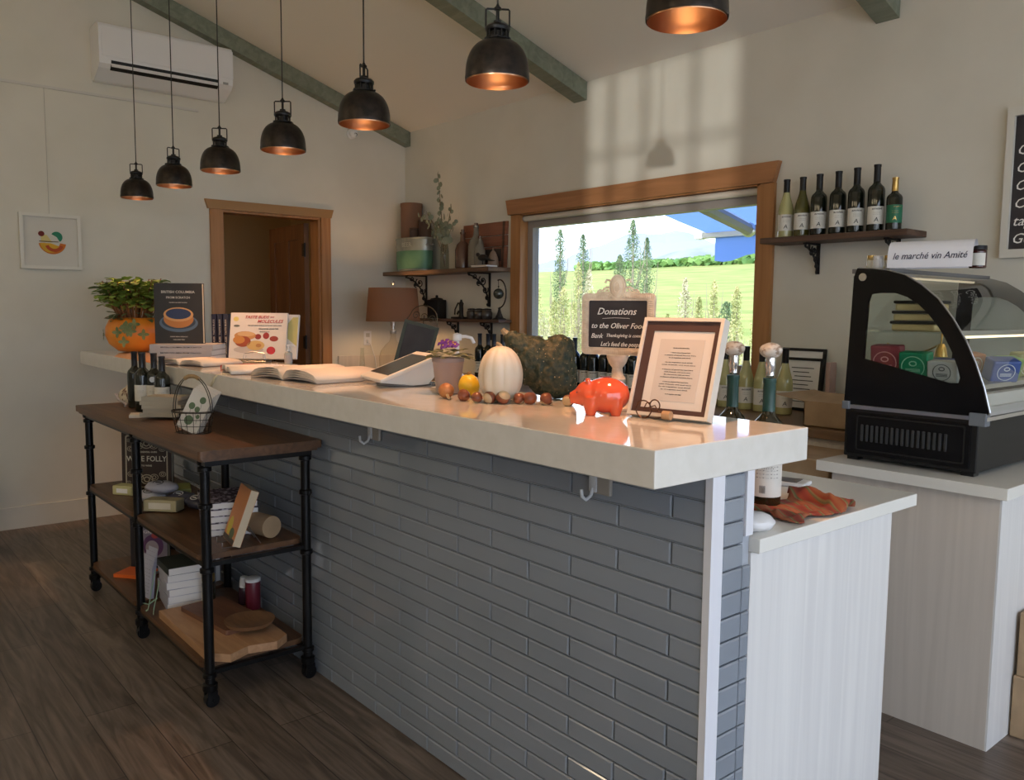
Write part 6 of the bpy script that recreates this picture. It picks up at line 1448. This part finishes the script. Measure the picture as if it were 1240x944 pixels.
# bottom tier
B1 = TIERS[1]+.0005
vb = standing(-4.17, 1.20, B1, CF, RAD(1), .18, .26, .035, 'upright dark wine book with purple and white cover on the bottom tier', mat('dark_plum_cover', (.02, .018, .022), .5), CREAM)
art(vb, [('cover_photo', [(-.06, -.12), (.088, -.12), (.088, .12), (-.06, .12)], (.26, .24, .32), 0), ('plum_shape', ell(.02, -.02, .05, .055, 24), (.12, .05, .16), 1), ('pale_swirl', ell(.015, -.03, .032, .036, 20), (.42, .38, .48), 2), ('red_spot', ell(.03, .03, .018, .014, 14), (.4, .06, .06), 2), ('blue_band', [(-.03, .085), (.07, .085), (.07, .12), (-.03, .12)], (.04, .06, .14), 1)], .035)
title(vb, 'title', [('WINE', .02, .07, .016, .07, 0), ('GRAPES', .02, .048, .016, .09, 0)], .035, PAPER, 3)
ob_ = book((-4.10, 1.125, B1), 'bright orange thin booklet lying before the upright plum book', .12, .17, .016, mat('bright_orange_cover', (.75, .14, .02), .5), PAPER, rot=(0, 0, CF+pi/2-.2), soft=True)
gb2 = standing(-3.83, 1.345, B1, .35, 0, .15, .20, .03, 'plain grey backed book standing behind the middle leg on the bottom tier', mat('steel_grey_cover', (.22, .23, .27), .6), PAPER)
zz = B1; WBS = mat('printed_white_cover', (.50, .50, .60), .6)
for k in range(6):
    w3 = book((-3.60, 1.165, zz), ('lowest', 'second', 'third', 'fourth', 'fifth', 'uppermost')[k]+' thick white paperback in the bottom tier stack with green ribbons', .15, .20, .030, WBS if k < 5 else mat('dark_leaf_cover', (.03, .04, .035), .5), PAPER, rot=(0, 0, pi/2-.15+.04*(k % 3)), soft=True, group='white paperback stack on the bottom tier'); zz += .0303
rnb = thing('green_ribbon_bookmarks', (-3.60, 1.02, B1), 'pale green ribbon bookmarks hanging from the white paperback stack', 'ribbon')
mb = MB()
for (x0_, P) in ((0, [(.0, .04, .16), (.005, .025, .1), (.01, .012, .04), (.02, .0, .002), (.03, -.012, .001)]), (.03, [(0, .045, .12), (.01, .03, .06), (.03, .012, .015), (.06, .0, .001)]), (-.08, [(.06, .05, .03), (.04, .02, .003), (-.02, .0, .001), (-.06, .004, .001)])):
    v = []
    for p in P: v += [(x0_+p[0]-.009, p[1], p[2]), (x0_+p[0]+.009, p[1]-.003, p[2]+.001)]
    mb.add(v, [(i*2, i*2+1, i*2+3, i*2+2) for i in range(len(P)-1)], True)
o_ = mb.build('ribbons', mat('pale_green_ribbon', (.30, .48, .36), .6), rnb, kind='stuff'); o_.modifiers.new('thickness', 'SOLIDIFY').thickness = .001
fan = thing('fanned_price_cards', (-3.74, 1.06, B1), 'fan of white printed cards leaning against the white paperbacks', 'cards', rz=.15)
for k in range(5):
    MB().box(-.10+.012*k, .03, -.0006, .0006, 0, .145+.018*k, M=T(0, .004*k, .0, rx=-.12)).build('card', mat('bluish_card%d' % k, (.52, .53, .66), .7), fan)
mb = MB()
for q in range(8): addtext(mb, '- -- --- - -- ---', T(0, 0, 0, rx=-.12) @ T(-.035, -.0008, .125-.015*q, rx=pi/2), .004, .10)
mb.build('printed_lines', INK, fan)
jar(-3.43, 1.22, B1, .027, .155, mat('dark_oil_glass', (.02, .018, .012), .1, spec=.6), 'tall dark preserve jar with gold lid beside the white paperback stack', GOLD)
c1_ = thing('spice_can', (-3.335, 1.372, B1), 'maroon tin can with white lid at the back of the bottom tier', 'can'); MB().lathe([(.030, 0), (.031, .003), (.031, .115), (.030, .118)], 24).build('body', mat('maroon_tin', (.14, .015, .03), .35), c1_); MB().lathe([(.032, .118), (.032, .13), (.028, .132)], 24).build('lid', PAPER, c1_)
c2_ = thing('glass_spice_jar', (-3.41, 1.365, B1), 'small white topped dark jar next to the maroon tin', 'jar'); MB().lathe([(.022, 0), (.026, .004), (.026, .05), (.020, .075)], 20).build('body', mat('dark_spice', (.05, .02, .03), .2), c2_); MB().lathe([(.021, .075), (.019, .10), (.015, .118)], 20).build('top', PAPER, c2_)
LW = wood('pale_board_wood', (.38, .20, .10), (.52, .30, .16), .5, (3, 30, 30)); DW = wood('dark_board_wood', (.12, .05, .03), (.20, .09, .05), .5, (3, 30, 30))
bdp = [(-.30, -.13), (.24, -.16), (.31, -.10), (.28, -.02), (.31, .08), (.27, .14), (-.02, .16), (-.27, .13)]
b1d = thing('live_edge_board', (-3.17, 1.172, B1), 'large pale live edge serving board on the bottom tier', 'board', rz=.05); MB().prism(bdp, 0, .030).build('plank', LW, b1d)
b2d = thing('dark_serving_board', (-3.20, 1.21, B1+.0305), 'dark rectangular serving board lying on the pale live edge board', 'board', rz=.12); MB().prism(rrect(-.22, .16, -.09, .09, .01), 0, .018).build('plank', DW, b2d)
b3d = thing('round_wooden_dish', (-3.04, 1.235, B1+.049), 'small round brown wooden dish resting on the dark serving board', 'dish'); MB().lathe([(.05, 0), (.085, .006), (.095, .022), (.09, .022), (.05, .010), (0, .008)], 32).build('bowl', wood('olive_dish', (.16, .08, .04), (.26, .14, .07), .45, (5, 30, 30)), b3d); MB().lathe([(.04, .0), (.045, .0005)], 20).build('foot_ring', DW, b3d)

# chair mostly beyond the picture, at the far left
chr_ = thing('wooden_chair', (-5.62, .495, 0), 'dark wooden chair of which just edges enter the picture at far left', 'chair', rz=.2)
CH = wood('dark_chair_wood', (.05, .028, .016), (.09, .05, .03), .5, (20, 20, 3))
MB().box(-.2, .2, -.2, .2, .44, .47, b=.01).build('seat', CH, chr_)
for sx in (-1, 1):
    for sy in (-1, 1): MB().tube([(sx*.17, sy*.17, .44), (sx*.20, sy*.20, 0)], [.02, .014], 8).build('leg', CH, chr_)
    MB().tube([(sx*.17, -.18, .47), (sx*.17, -.22, .88)], .014, 8).build('back_post', CH, chr_)
    MB().tube([(sx*.185, -.185, .28), (sx*.185, .185, .28)], .010, 8).build('stretcher', CH, chr_)
MB().box(-.19, .19, -.235, -.205, .76, .90, b=.01).build('backrest', CH, chr_)
